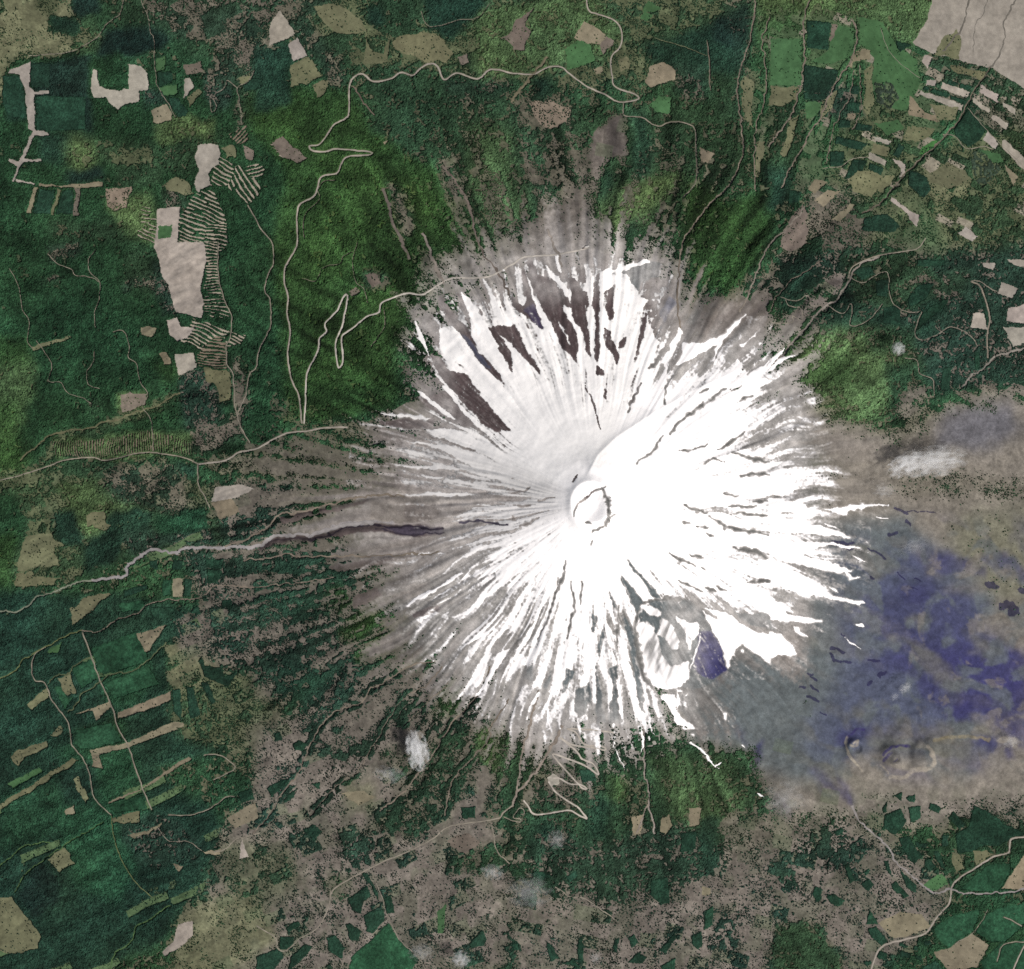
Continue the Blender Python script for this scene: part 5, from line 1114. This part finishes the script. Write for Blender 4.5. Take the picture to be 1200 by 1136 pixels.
VID = np.arange(NX*NY, dtype=np.int32).reshape(NY, NX)
WX = ((X-CX)*SC).astype(np.float32); WY = ((CY-Y)*SC).astype(np.float32)
def sheet(name, cells, Z, C, mat, flat=False):
    """a draped sheet over the chosen grid cells (boolean (NY-1, NX-1)), given vertex heights and colours"""
    j, i = np.nonzero(cells)
    q = np.stack([VID[j, i], VID[j+1, i], VID[j+1, i+1], VID[j, i+1]], 1)
    u, inv = np.unique(q, return_inverse=True)
    q = inv.reshape(q.shape)
    Cf = C.reshape(-1, 3)[u] if isinstance(C, np.ndarray) and C.ndim == 3 else C
    co = np.stack([WX.ravel()[u], WY.ravel()[u], Z.ravel()[u]], 1)
    return make_mesh(name, co, q, Cf, mat, flat)

# ------------------------------------------------------------------ which cell belongs to what
xc = ((X[:-1, :-1]+X[1:, 1:])*0.5); yc = ((Y[:-1, :-1]+Y[1:, 1:])*0.5)
CF = FINE[:-1, :-1] & FINE[1:, 1:]
ex = 1.6*(vnoise(xc, yc, 6, 401)-0.5)+1.0*(vnoise(xc, yc, 2.2, 402)-0.5); ey = 1.6*(vnoise(xc, yc, 6, 403)-0.5)+1.0*(vnoise(xc, yc, 2.2, 404)-0.5)
ex2 = 4*(vnoise(xc, yc, 9, 405)-0.5); ey2 = 4*(vnoise(xc, yc, 9, 406)-0.5)
PID = np.full(xc.shape, -1, np.int16)
Dc = 0.25*(D[:-1, :-1]+D[1:, :-1]+D[:-1, 1:]+D[1:, 1:])
def cbox(poly, m=8):
    s, e = box_of(poly, m); return slice(s.start, min(s.stop, NY-1)), slice(e.start, min(e.stop, NX-1))
TERRACE = np.full(xc.shape, -1, np.int16)
for k, (lab, poly, ang, sp, share) in enumerate(TERR):
    s, e = cbox(poly); m = inpoly(poly, xc[s,e]+ex2[s,e], yc[s,e]+ey2[s,e])
    a = math.radians(ang)
    v = -math.sin(a)*xc[s,e]+math.cos(a)*yc[s,e] + 5.0*(vnoise(xc[s,e], yc[s,e], 16, 411+k)-0.5)
    u = math.cos(a)*xc[s,e]+math.sin(a)*yc[s,e]
    bank = (np.mod(v/sp, 1.0) < share*(0.45+1.0*vnoise(xc[s,e], yc[s,e], 5, 421+k))) & (vnoise(np.floor(v/sp)*7.7, u, (1, 9), 431+k) > 0.17)
    tt = TERRACE[s,e]; tt[m & bank] = k; tt[m & ~bank] = -2
    TERRACE[s,e] = tt; dd = Dc[s,e]; dd[m & ~bank] = 0.9; Dc[s,e] = dd
for k, (kd, lab, poly) in enumerate(plots):
    s, e = cbox(poly)
    soft = kd in ('speck', 'brown', 'olive') or 'agged' in lab
    m = inpoly(poly, xc[s,e]+ex[s,e]+(ex2[s,e] if soft else 0), yc[s,e]+ey[s,e]+(ey2[s,e] if soft else 0))
    t = PID[s,e]; t[m] = k; PID[s,e] = t
    dd = Dc[s,e]; dd[m] = KIND[kd][3]; Dc[s,e] = dd
    t = TERRACE[s,e]; t[m] = -1; TERRACE[s,e] = t
# roads and rivers clear the trees; ravines carry a ragged line of trees beside them
def way_line(nm, pts):
    p = smooth_line(pts, 1.2)
    a_ = {'road': 0.7, 'track': 1.3}.get(nm, 3.2)
    nx_, ny_ = vnoise(p[:, 0], p[:, 1], 7, 443)+0.6*vnoise(p[:, 0], p[:, 1], 3, 444)-0.8, vnoise(p[:, 0], p[:, 1], 7, 445)+0.6*vnoise(p[:, 0], p[:, 1], 3, 446)-0.8
    return p+a_*np.stack([nx_, ny_], 1)
for pts in TREELINES:
    s, e = cbox(pts, 12)
    d, side, _ = seg_dist(smooth_line(pts, 4).tolist(), xc[s,e], yc[s,e])
    m = (d < 4.5+3*vnoise(xc[s,e], yc[s,e], 5, 441)) & (vnoise(xc[s,e], yc[s,e], 7, 442) > 0.42) & (R[s,e] > 300)
    dd = Dc[s,e]; dd[m] = np.maximum(dd[m], 0.72); Dc[s,e] = dd
WAYM = np.zeros(xc.shape, bool)
WAYS = [(n_, c_, l_, w_*(0.72 if n_ in ('road', 'track') else 1.0), k_, p_) for n_, c_, l_, w_, k_, p_ in WAYS]
for nm, cat, lab, wd, colr, pts in WAYS:
    s, e = cbox(pts, 12); d, _, _ = seg_dist(way_line(nm, pts)[::2].tolist(), xc[s,e], yc[s,e])
    verge = (0.3 if wd < 1.0 else 0.5) if nm in ('road', 'track') else 0.1
    m = d < wd*0.5*(1 if nm in ('road', 'track') else 0.75)+verge
    WAYM[s,e] |= m
SNOWC = SNOW[:-1, :-1] & SNOW[1:, 1:] & SNOW[1:, :-1] & SNOW[:-1, 1:]
# canopy: closed forest where the density beats a fine random field
nA = vnoise(xc, yc, 2.3, 451); nB = vnoise(xc, yc, 7, 452); nC = fbm(xc, yc, 30, 453, 2)
thr = 0.46*nA+0.34*nB+0.20*nC
val = thr*1.35-0.175
kinds = np.array([0]+[1 if KIND[p[0]][5] > 0 else 0 for p in plots])
plotwood = kinds[PID+1] == 1
sparse_ids = [k for k, p in enumerate(plots) if p[0] == 'sparse']
canopy = (Dc > val) & (Dc > 0.42) & CF & ~WAYM & ~SNOWC & ((PID < 0) | plotwood) & (TERRACE < 0)
for k in sparse_ids: canopy &= ~((PID == k) & (nA > 0.55))
# canopy heights per vertex
hs = np.random.default_rng(5).random((NY, NX)).astype(np.float32)
cn = vnoise(X, Y, 1.5, 461)
CH = 3+13*hs**1.5+11*cn+7*vnoise(X, Y, 4, 463)
vin = np.zeros((NY, NX), np.int8)
for dj in (0, 1):
    for di in (0, 1): vin[dj:NY-1+dj, di:NX-1+di] += canopy
edge_v = vin < 4
CH = np.where(edge_v, CH*0.45, CH)
# foliage colour variation: stands, single crowns
st = fbm(X, Y, 26, 471, 3); cr = vnoise(X, Y, 1.7, 472); big = fbm(X, Y, 80, 473, 2)
fl = 1+sstep(560, 420, R)*(0.9*(polw(200, 130, 474)-0.5)+0.9*(polw(400, 90, 476)-0.5))
tone = (0.50+1.0*st)*(0.55+0.9*cr)*(0.72+0.56*vnoise(X, Y, 8, 475))*fl*(0.8+0.4*hs)
FC = FC*tone[..., None]
FC[..., 0] *= 0.86+0.28*big; FC[..., 2] *= 1.1-0.25*big
FC = FC+0.16*(FC.mean(-1, keepdims=True)-FC)
FC = np.clip(FC*1.14, 0.003, 0.3).astype(np.float32)
# ground colour variation
gv = (0.76+0.48*fbm(X, Y, 34, 481, 4))*(0.80+0.40*vnoise(X, Y, 2.0, 482))*(0.88+0.24*hs)
rad = (0.80+0.40*polw(420, 110, 483))*(0.82+0.36*polw(860, 70, 484))
radm = (sstep(380, 280, R)*sstep(20, 60, R))[..., None]
ashm = (sstep(870, 940, X)*sstep(560, 640, Y)*sstep(960, 900, Y))[..., None]
GV = gv[..., None]*(1-radm*0.75-ashm*0.4*(1-radm))+0.75*radm*rad[..., None]*(0.9+0.2*hs[..., None])+ashm*0.4*(1-radm)
GC = np.clip(GC*GV, 0.004, 0.8).astype(np.float32)
# ------------------------------------------------------------------ the ground, one sheet out to the horizon
gcells = np.ones((NY-1, NX-1), bool)
ground_me = sheet('ground', gcells, H, GC, M_ground)
link('ground', ground_me, 'bare volcanic soil, scree and ash plain around and under the cone', 'ground', 'structure')

# ------------------------------------------------------------------ snow
snow_c = SNOWC
west = sstep(165, 195, deg)*(1-sstep(282, 305, deg))*sstep(25, 60, R)
thin = sstep(0.0, 1.6, S); film = 0.36+0.64*sstep(-0.30, 0.55, S)
sa = (0.95-0.05*west)*(0.90+0.10*thin)*film*(0.95+0.05*polw(500, 50, 502))
wdust = sstep(150, 165, deg)*(1-sstep(196, 210, deg))*sstep(28, 50, R)
sa = sa*(1-0.12*westm)*(1-0.30*wdust*(0.4+0.6*polw(300, 40, 503)))
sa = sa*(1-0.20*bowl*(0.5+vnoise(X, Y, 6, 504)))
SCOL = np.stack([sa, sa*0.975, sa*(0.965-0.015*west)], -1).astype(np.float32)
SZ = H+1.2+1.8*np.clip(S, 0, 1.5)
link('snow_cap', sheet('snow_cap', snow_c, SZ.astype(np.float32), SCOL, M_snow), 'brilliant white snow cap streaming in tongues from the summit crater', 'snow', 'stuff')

# ------------------------------------------------------------------ forests, one mass per region
regions = [
 (150, 400, 'dark green forest blanketing the western slopes beside the terraces'),
 (120, 170, 'dark planted forest around the branching clearing in the north-west'),
 (400, 270, 'bright green forest threaded by the winding road on the north-west flank'),
 (600, 180, 'mixed forest on the ridges between the northern road and the snow'),
 (560, 40, 'scrubby woodland on the northern edge around the olive pastures'),
 (800, 90, 'dark woodland left of the northern ravines'),
 (860, 280, 'deep green forest spur between ravines north-east of the snow'),
 (1000, 150, 'hedges and tree patches among the north-eastern farms'),
 (990, 430, 'olive-green forest slope just east of the snow'),
 (1090, 370, 'broken woodland among the eastern lanes and pale fields'),
 (400, 510, 'bright green forest lobes between streaks at the west foot of the snow'),
 (160, 600, 'patchy woodland and pasture trees north of the dry river'),
 (80, 960, 'blue-green plantation forest filling the south-west corner'),
 (340, 720, 'dark speckled woodland between dry river and southern gullies'),
 (500, 840, 'green woodland strips between the gullies south-west of the snow'),
 (760, 950, 'dark ribbed forest below the southern snow edge'),
 (420, 1040, 'scattered woodland on the pale southern ground'),
 (1120, 1060, 'green woodland along the eastern valley road'),
 (940, 1040, 'speckled woodland in front of the ash plain, south-east'),
]
sx = np.array([r[0] for r in regions]); sy = np.array([r[1] for r in regions])
wxr = xc+60*(fbm(xc, yc, 60, 511, 2)-0.5); wyr = yc+60*(fbm(xc, yc, 60, 521, 2)-0.5)
best = np.full(xc.shape, 1e12); RID = np.zeros(xc.shape, np.int16)
for k in range(len(regions)):
    d2 = (wxr-sx[k])**2+(wyr-sy[k])**2; m = d2 < best; best[m] = d2[m]; RID[m] = k
CZ = (H+CH).astype(np.float32)
wild = canopy & (PID < 0)
for k, (_, _, lab) in enumerate(regions):
    c = wild & (RID == k)
    if c.sum() > 20:
        link('forest', sheet('forest', c, CZ, FC, M_leaf, flat=True), lab, 'forest', 'stuff')

# ------------------------------------------------------------------ fields and woodlots
n_w = 0
for k, (kd, lab, poly) in enumerate(plots):
    nm, cat, kind, dens, seen, tall = KIND[kd]
    s, e = cbox(poly, 14)
    m = np.zeros(xc.shape, bool); m[s,e] = (PID[s,e] == k)
    if tall: m &= canopy
    if m.sum() < 3: print('EMPTY PLOT', lab); continue
    r_ = np.random.default_rng(1000+k); jit = 1+0.05*(r_.random(3)-0.5)+0.22*(r_.random()-0.5)
    ss, ee = slice(s.start, s.stop+1), slice(e.start, e.stop+1)
    if tall:
        base = leaf(seen); base = (base+0.16*(base.mean()-base))*jit*(0.85+0.4*r_.random())
        Cc = np.zeros((NY, NX, 3), np.float32); Cc[ss,ee] = base*(tone[ss,ee]**0.8)[..., None]
        ce = m[s,e]; vv = np.zeros((ce.shape[0]+1, ce.shape[1]+1), np.int8)
        for dj in (0, 1):
            for di in (0, 1): vv[dj:dj+ce.shape[0], di:di+ce.shape[1]] += ce
        Z = H.copy(); hh = tall*(0.62+0.42*hs[ss,ee]+0.25*cn[ss,ee])
        Z[ss,ee] = H[ss,ee]+np.where(vv < 4, hh*0.5, hh)
        me = sheet(nm, m, Z, Cc, M_leaf, flat=True)
    else:
        a = r_.random()*math.pi; v = -math.sin(a)*X[ss,ee]+math.cos(a)*Y[ss,ee]
        rows = 1+(0.05*(vnoise(X[ss,ee], Y[ss,ee], 12, 540)) if kd in ('tan', 'green', 'olive') and k > 1 else 0)*np.sin(v*2*math.pi/(3+3*r_.random()))
        pat = (0.86+0.28*vnoise(X[ss,ee], Y[ss,ee], 3.5, 556))*(0.74+0.52*fbm(X[ss,ee], Y[ss,ee], 16, 541+k % 9, 4))*rows*(0.90+0.20*hs[ss,ee])
        Cc = np.zeros((NY, NX, 3), np.float32); Cc[ss,ee] = soil(seen)*jit*pat[..., None]
        Z = H.copy(); Z[ss,ee] += 0.7
        me = sheet(nm, m, Z, Cc, M_field)
    grp = {'wood': 'separate woodlots in the farmland', 'plant': 'young green plantations'}.get(kd)
    link(nm, me, lab, cat, kind, grp)

for k, (lab, poly, ang, sp, share) in enumerate(TERR):
    s, e = cbox(poly, 14); m = np.zeros(xc.shape, bool); m[s,e] = (TERRACE[s,e] == k) & ~WAYM[s,e]
    Cc = np.zeros((NY, NX, 3), np.float32); Cc[:] = soil((160, 151, 136) if 'brown' not in lab and 'comb' not in lab else (124, 112, 98)); Cc *= (0.85+0.3*vnoise(X, Y, 4, 551))[..., None]
    link('terrace_banks', sheet('terrace_banks', m, H+1.0, Cc, M_field), lab, 'terraces', 'structure')

# ------------------------------------------------------------------ roads and rivers: draped ribbons
for nm, cat, lab, wd, colr, pts in WAYS:
    p = way_line(nm, pts); t = np.gradient(p, axis=0); t /= np.hypot(t[:, 0], t[:, 1])[:, None]+1e-9
    nrm = np.stack([-t[:, 1], t[:, 0]], 1)
    wv = wd*0.5*((0.75+0.5*vnoise(p[:, 0], p[:, 1], 5, 561)) if nm in ('road', 'track') else (0.15+0.8*vnoise(p[:, 0], p[:, 1], 9, 562)+0.7*vnoise(p[:, 0], p[:, 1], 3, 564)))
    off = np.array([-1, -0.33, 0.33, 1.0])
    q = p[:, None, :]+nrm[:, None, :]*(wv[:, None, None]*off[None, :, None])
    hh = ground(q[..., 0], q[..., 1])
    hh = hh+np.array([0.9, 1.6, 1.6, 0.9])[None]
    wx_, wy_, wz_ = W(q[..., 0], q[..., 1], hh)
    co = np.stack([wx_, wy_, wz_], -1).reshape(-1, 3)
    n = len(p); a = (np.arange(n-1)[:, None]*4+np.arange(3)[None]).ravel()
    quads = np.stack([a, a+1, a+5, a+4], 1)
    fade = np.array([0.82, 1.0, 1.0, 0.82])
    cc = soil(colr)[None, None]*fade[None, :, None]*((0.85+0.3*vnoise(q[..., 0], q[..., 1], 6, 563)) if nm in ('road', 'dry_river') else (0.62+0.35*vnoise(q[..., 0], q[..., 1], 6, 563)+0.30*vnoise(q[..., 0], q[..., 1], 2.5, 565)))[..., None]
    link(nm, make_mesh(nm, co, quads, cc.reshape(-1, 3), M_road), lab, cat, 'structure')

# ------------------------------------------------------------------ single trees scattered over the open ground
def tree_shape(seed):
    r = np.random.default_rng(seed); n = 6; co = []; f = []
    rings = [(0.55, 0.12), (1.0, 0.38), (0.75, 0.72)]
    for rad_, z in rings:
        for k in range(n):
            a = 2*math.pi*(k+0.4*r.random())/n; q = rad_*(0.72+0.5*r.random())
            co.append((q*math.cos(a), q*math.sin(a), z+0.1*(r.random()-0.5)))
    co.append((0.15*(r.random()-0.5), 0.15*(r.random()-0.5), 1.05)); co.append((0, 0, 0.02))
    for g in range(2):
        for k in range(n): f.append((g*n+k, g*n+(k+1) % n, (g+1)*n+(k+1) % n, (g+1)*n+k))
    tr = [(2*n+k, 2*n+(k+1) % n, 3*n) for k in range(n)]
    # slim trunk
    b0 = len(co)
    for z in (-0.12, 0.4):
        for k in range(3): co.append((0.09*math.cos(2.1*k), 0.09*math.sin(2.1*k), z))
    for k in range(3): f.append((b0+k, b0+(k+1) % 3, b0+3+(k+1) % 3, b0+3+k))
    q3 = np.array([(a, b, c) for a, b, c in tr]+[(a, b, c) for a, b, c, d in f]+[(a, c, d) for a, b, c, d in f])
    return np.array(co, np.float32), q3
shapes = [tree_shape(s) for s in range(8)]
tr_rng = np.random.default_rng(77)
open_c = CF & ~canopy & ~WAYM & ~SNOWC & (TERRACE < 0)
nD = vnoise(xc, yc, 12, 571); nE = vnoise(xc, yc, 4.5, 572)
prob = np.clip(Dc, 0, 0.8)*1.15*np.clip(0.15+2.2*(0.5*nD+0.5*nE-0.30), 0, 1.6)*0.85
prob = np.where(PID >= 0, np.clip(Dc, 0, .5)*0.5*(nE > 0.35), prob)
hit = open_c & (tr_rng.random(xc.shape) < prob)
J, I = np.nonzero(hit)
tx = xc[J, I]+(tr_rng.random(len(J))-0.5)*CELL; ty = yc[J, I]+(tr_rng.random(len(J))-0.5)*CELL
size = 4.2+5.2*tr_rng.random(len(J))**1.8
tall = size*(1.3+0.7*tr_rng.random(len(J)))
tz = ground(tx, ty)
print('scattered trees', len(J))
# the 300 largest standing apart on the pale southern and south-eastern ground are individual trees
near = (ty > 930) & (tx > 560) & (tx < 1195) & (ty < 1130) & (Dc[J, I] < 0.4)
order = np.argsort(np.where(near, -size, 99))[:300]
single = np.zeros(len(J), bool); single[order] = True
tcol = FC[J, I]*(0.75+0.5*tr_rng.random(len(J)))[:, None]*0.8
single_me = []
for k, (co, q3) in enumerate(shapes):
    single_me.append(make_mesh('tree', co*np.array([1, 1, 1], np.float32), q3, np.tile(leaf((26, 50, 38)), (len(co), 1)), M_leaf, flat=True))
def add_tree(n):
    wx_, wy_, wz_ = W(tx[n], ty[n], tz[n])
    o = link('tree', single_me[n % 8], 'small dark tree standing alone on the pale southern ground', 'tree', 'thing', 'lone trees on the pale southern ground')
    s_ = size[n]*1.25
    o.location = (float(wx_), float(wy_), float(wz_)); o.scale = (s_, s_, tall[n]*1.2); o.rotation_euler = (0, 0, 6.28*((n*0.618) % 1))
for n in order: add_tree(int(n))
# the rest, a mass per quarter of the country
quart = [(lambda x, y: (x < 600) & (y < 568), 'scrub trees speckling the open ground of the north-western quarter'), (lambda x, y: (x >= 600) & (y < 568), 'scrub trees speckling the open ground of the north-eastern quarter'),
         (lambda x, y: (x < 600) & (y >= 568), 'scrub trees speckling the open ground of the south-western quarter'), (lambda x, y: (x >= 600) & (y >= 568), 'scrub trees speckling the open ground of the south-eastern quarter')]
for fn, lab in quart:
    idx = np.nonzero(fn(tx, ty) & ~single)[0]
    cos, qs, cs = [], [], []; b0 = 0
    for k, (co, q3) in enumerate(shapes):
        ii = idx[idx % 8 == k]
        if not len(ii): continue
        a = tr_rng.random(len(ii))*6.283; ca, sa_ = np.cos(a), np.sin(a)
        px = (co[None, :, 0]*ca[:, None]-co[None, :, 1]*sa_[:, None])*size[ii, None]; py = (co[None, :, 0]*sa_[:, None]+co[None, :, 1]*ca[:, None])*size[ii, None]
        wx_, wy_, wz_ = W(tx[ii], ty[ii], tz[ii])
        cos.append(np.stack([px+wx_[:, None], py+wy_[:, None], co[None, :, 2]*tall[ii, None]+wz_[:, None]], -1).reshape(-1, 3))
        qs.append((q3[None]+(b0+np.arange(len(ii))*len(co))[:, None, None]).reshape(-1, 3)); b0 += len(ii)*len(co)
        cs.append(np.repeat(tcol[ii], len(co), 0))
    link('scattered_trees', make_mesh('scattered_trees', np.vstack(cos), np.vstack(qs), np.vstack(cs), M_leaf, flat=True), lab, 'trees', 'stuff')
# ------------------------------------------------------------------ ski station at the road end
def solid(name, boxes, colr, mat, roofs=()):
    co = []; q = []
    for (x0, y0, z0, x1, y1, z1) in boxes:
        b = len(co); co += [(x0,y0,z0),(x1,y0,z0),(x1,y1,z0),(x0,y1,z0),(x0,y0,z1),(x1,y0,z1),(x1,y1,z1),(x0,y1,z1)]
        q += [(b,b+3,b+2,b+1),(b+4,b+5,b+6,b+7),(b,b+1,b+5,b+4),(b+1,b+2,b+6,b+5),(b+2,b+3,b+7,b+6),(b+3,b,b+4,b+7)]
    for (x0, y0, x1, y1, z0, z1) in roofs:      # gable roofs along x
        b = len(co); ym = (y0+y1)/2
        co += [(x0,y0,z0),(x1,y0,z0),(x1,y1,z0),(x0,y1,z0),(x0,ym,z1),(x1,ym,z1),(x0,ym,z1),(x1,ym,z1)]
        q += [(b,b+1,b+5,b+4),(b+2,b+3,b+4,b+5),(b,b+4,b+6,b+3),(b+1,b+2,b+7,b+5),(b,b+3,b+2,b+1)]
    return make_mesh(name, np.array(co, float), np.array(q), np.tile(colr, (len(co), 1)), mat, flat=True)
M_wall = mat_surface('painted_timber', (0.3, 2.0), 0.08, rough=0.6); M_roof = mat_surface('metal_roof', (0.2, 1.5), 0.10, rough=0.45)
def lodge(x, y, L_, B_, rot, label, roofc):
    wx_, wy_, wz_ = W(x, y, float(ground(x, y)))
    root = bpy.data.objects.new('ski_lodge', None); col.objects.link(root); root.location = (float(wx_), float(wy_), float(wz_)); root.rotation_euler = (0, 0, math.radians(rot))
    root['label'] = label; root['category'] = 'building'; root['kind'] = 'thing'; root['group'] = 'ski station buildings'
    h, b, = L_/2, B_/2
    link('wall', solid('wall', [(-h, -b, -4, h, b, 6)], soil((168, 150, 128)), M_wall), parent=root)
    rf = link('roof', solid('roof', [], soil(roofc), M_roof, [(-h-1, -b-1, h+1, b+1, 6.02, 10)]), parent=root)
    link('chimney', solid('chimney', [(h*0.3, -0.8, 7, h*0.3+1.6, 0.8, 11.5)], soil((120, 112, 104)), M_wall), parent=rf)
    link('door', solid('door', [(-1.2, -b-0.15, 0, 1.2, -b-0.02, 2.4)], soil((90, 62, 44)), M_wall), parent=root)
    for k in (-0.6, -0.3, 0.3, 0.6):
        link('window', solid('window', [(h*k-1.2, -b-0.12, 1.2, h*k+1.2, -b-0.02, 2.8)], soil((60, 70, 84)), M_roof), parent=root)
lodge(688, 289.5, 46, 18, 14, 'long pale-roofed ski lodge at the end of the mountain road', (200, 196, 190))
lodge(683.5, 291.5, 22, 12, 14, 'smaller dark-roofed ski hut left of the long lodge', (92, 84, 80))

# ------------------------------------------------------------------ clouds
def cloud_mat(name, dens, seed, R3):
    m = bpy.data.materials.new(name); m.use_nodes = True; nt = m.node_tree; N = nt.nodes; L = nt.links; N.clear()
    out = N.new('ShaderNodeOutputMaterial'); pv = N.new('ShaderNodeVolumePrincipled')
    pv.inputs['Color'].default_value = (1, 1, 1, 1); pv.inputs['Anisotropy'].default_value = 0.0
    tc = N.new('ShaderNodeTexCoord')
    ln = N.new('ShaderNodeVectorMath'); ln.operation = 'LENGTH'
    mp = N.new('ShaderNodeMapping'); mp.inputs['Location'].default_value = (seed*13.1, seed*7.7, seed*3.3)
    nz = N.new('ShaderNodeTexNoise'); nz.inputs['Scale'].default_value = 3.0; nz.inputs['Detail'].default_value = 6; nz.inputs['Roughness'].default_value = 0.62
    L.new(tc.outputs['Object'], mp.inputs['Vector']); L.new(mp.outputs['Vector'], nz.inputs['Vector']); L.new(tc.outputs['Object'], ln.inputs[0])
    a = N.new('ShaderNodeMath'); a.operation = 'MULTIPLY_ADD'; a.inputs[1].default_value = 5.0; a.inputs[2].default_value = -1.75
    L.new(nz.outputs['Fac'], a.inputs[0])
    b = N.new('ShaderNodeMath'); b.operation = 'SUBTRACT'; L.new(a.outputs[0], b.inputs[0]); L.new(ln.outputs['Value'], b.inputs[1])
    c = N.new('ShaderNodeMath'); c.operation = 'MULTIPLY'; c.inputs[1].default_value = dens*1.7; c.use_clamp = False
    mx = N.new('ShaderNodeMath'); mx.operation = 'MAXIMUM'; mx.inputs[1].default_value = 0.0
    L.new(b.outputs[0], mx.inputs[0]); L.new(mx.outputs[0], c.inputs[0]); L.new(c.outputs[0], pv.inputs['Density']); L.new(pv.outputs['Volume'], out.inputs['Volume'])
    return m
def cloud(x, y, rx, ry, rz, lift, dens, rot, label, seed):
    r = np.random.default_rng(seed); co = []; q = []
    nu, nv = 16, 10
    for j in range(nv+1):
        v = math.pi*j/nv
        for i in range(nu):
            u = 2*math.pi*i/nu; co.append((math.sin(v)*math.cos(u), math.sin(v)*math.sin(u), math.cos(v)))
    for j in range(nv):
        for i in range(nu): q.append((j*nu+i, (j+1)*nu+i, (j+1)*nu+(i+1) % nu, j*nu+(i+1) % nu))
    me = make_mesh('cloud', np.array(co), np.array(q), np.ones((len(co), 3)), cloud_mat('cloud_vapour', dens, seed, None))
    o = link('cloud', me, label, 'cloud', 'thing', 'small low clouds')
    wx_, wy_, wz_ = W(x, y, float(ground(x, y)))
    o.location = (float(wx_), float(wy_), float(wz_)+lift); o.scale = (rx*SC, ry*SC, rz*SC); o.rotation_euler = (0, 0, math.radians(rot))
for a in (
 (489, 879, 15, 26, 9, 210, .030, 10, 'brightest upright white cloud left of the southern snow, above its own shadow', 1),
 (457, 907, 22, 11, 5, 150, .007, -10, 'faint cloud wisp just below the brightest southern cloud', 2),
 (1092, 541, 46, 20, 7, 290, .020, 8, 'largest ragged cloud over the eastern ash plain', 3),
 (1058, 545, 24, 14, 7, 270, .018, 30, 'left-hand lobe beside the largest eastern cloud', 4),
 (1052, 409, 9, 9, 6, 260, .020, 0, 'tiny round cloud over the olive-green eastern forest', 5),
 (1035, 575, 16, 10, 4, 200, .007, 0, 'faint small cloud just below the largest eastern cloud', 6),
 (1060, 806, 10, 6, 4, 240, .014, 35, 'small white cloud scrap over the blue ash', 7),
 (1048, 816, 7, 5, 3, 220, .010, 35, 'smaller cloud scrap at the lower left of the blue-ash scrap', 8),
 (540, 1124, 13, 12, 6, 240, .014, 0, 'small white cloud at the southern edge right of its dark shadow', 9),
 (494, 1116, 18, 12, 5, 180, .006, 0, 'thin cloud veil over the southern plantation', 10),
 (620, 1045, 30, 24, 6, 260, .005, 0, 'wide thin cloud veil over the bare southern ground', 11),
 (577, 1022, 16, 11, 5, 200, .009, -15, 'pale cloud puff at the end of the straight woodland path', 12),
 (652, 983, 12, 12, 5, 220, .007, 0, 'faint pale cloud over the dark southern forest', 13),
 (920, 935, 30, 26, 6, 240, .004, 0, 'broad faint haze patch where the blue ash meets the farmland', 14),
 (1185, 869, 11, 9, 4, 160, .010, 20, 'small pale cloud over the blue ash near the eastern edge', 15),
 (1070, 640, 22, 10, 4, 220, .004, 15, 'faint thin cloud streak over the ash right of the snow tongues', 16),
 (698, 1122, 9, 9, 4, 200, .006, 0, 'faint cloud puff beside the upright rectangular wood', 17)):
    cloud(*a)

# ------------------------------------------------------------------ light, sky, camera
SUN_EL, SUN_AZ = math.radians(50), (0.80, -0.60)          # from the lower right of the map
sun = bpy.data.lights.new('sun', 'SUN'); sun.energy = 4.2; sun.angle = math.radians(0.53); sun.color = (1.0, 0.965, 0.92)
so = bpy.data.objects.new('sun', sun); col.objects.link(so)
from mathutils import Vector
sd = Vector((SUN_AZ[0]*math.cos(SUN_EL), SUN_AZ[1]*math.cos(SUN_EL), math.sin(SUN_EL)))
so.rotation_euler = sd.to_track_quat('Z', 'Y').to_euler(); so.location = (3000, -3000, 6000)
w = bpy.data.worlds.new('World'); bpy.context.scene.world = w; w.use_nodes = True
nt = w.node_tree; bg = nt.nodes['Background']; sky = nt.nodes.new('ShaderNodeTexSky'); sky.sky_type = 'NISHITA'; sky.sun_disc = False
sky.sun_elevation = SUN_EL; sky.sun_rotation = math.atan2(SUN_AZ[0], SUN_AZ[1]); bg.inputs['Strength'].default_value = 0.06; sky.dust_density = 4.0
nt.links.new(sky.outputs['Color'], bg.inputs['Color'])

cam = bpy.data.cameras.new('camera'); co_ = bpy.data.objects.new('camera', cam); col.objects.link(co_)
ALT = 130000.0
co_.location = (0, 0, ALT); co_.rotation_euler = (0, 0, 0)
cam.sensor_fit = 'HORIZONTAL'; cam.sensor_width = 36.0
zref = 250.0
cam.lens = 36.0*(ALT-zref)/(1200*SC); cam.clip_start = 100; cam.clip_end = 400000
sc_ = bpy.context.scene; sc_.camera = co_
vs = sc_.view_settings; vs.view_transform = 'Standard'; vs.look = 'None'; vs.exposure = 0.0; vs.gamma = 1.0
sc_.cycles.max_bounces = 6; sc_.cycles.diffuse_bounces = 2; sc_.cycles.volume_bounces = 5; sc_.cycles.use_denoising = False
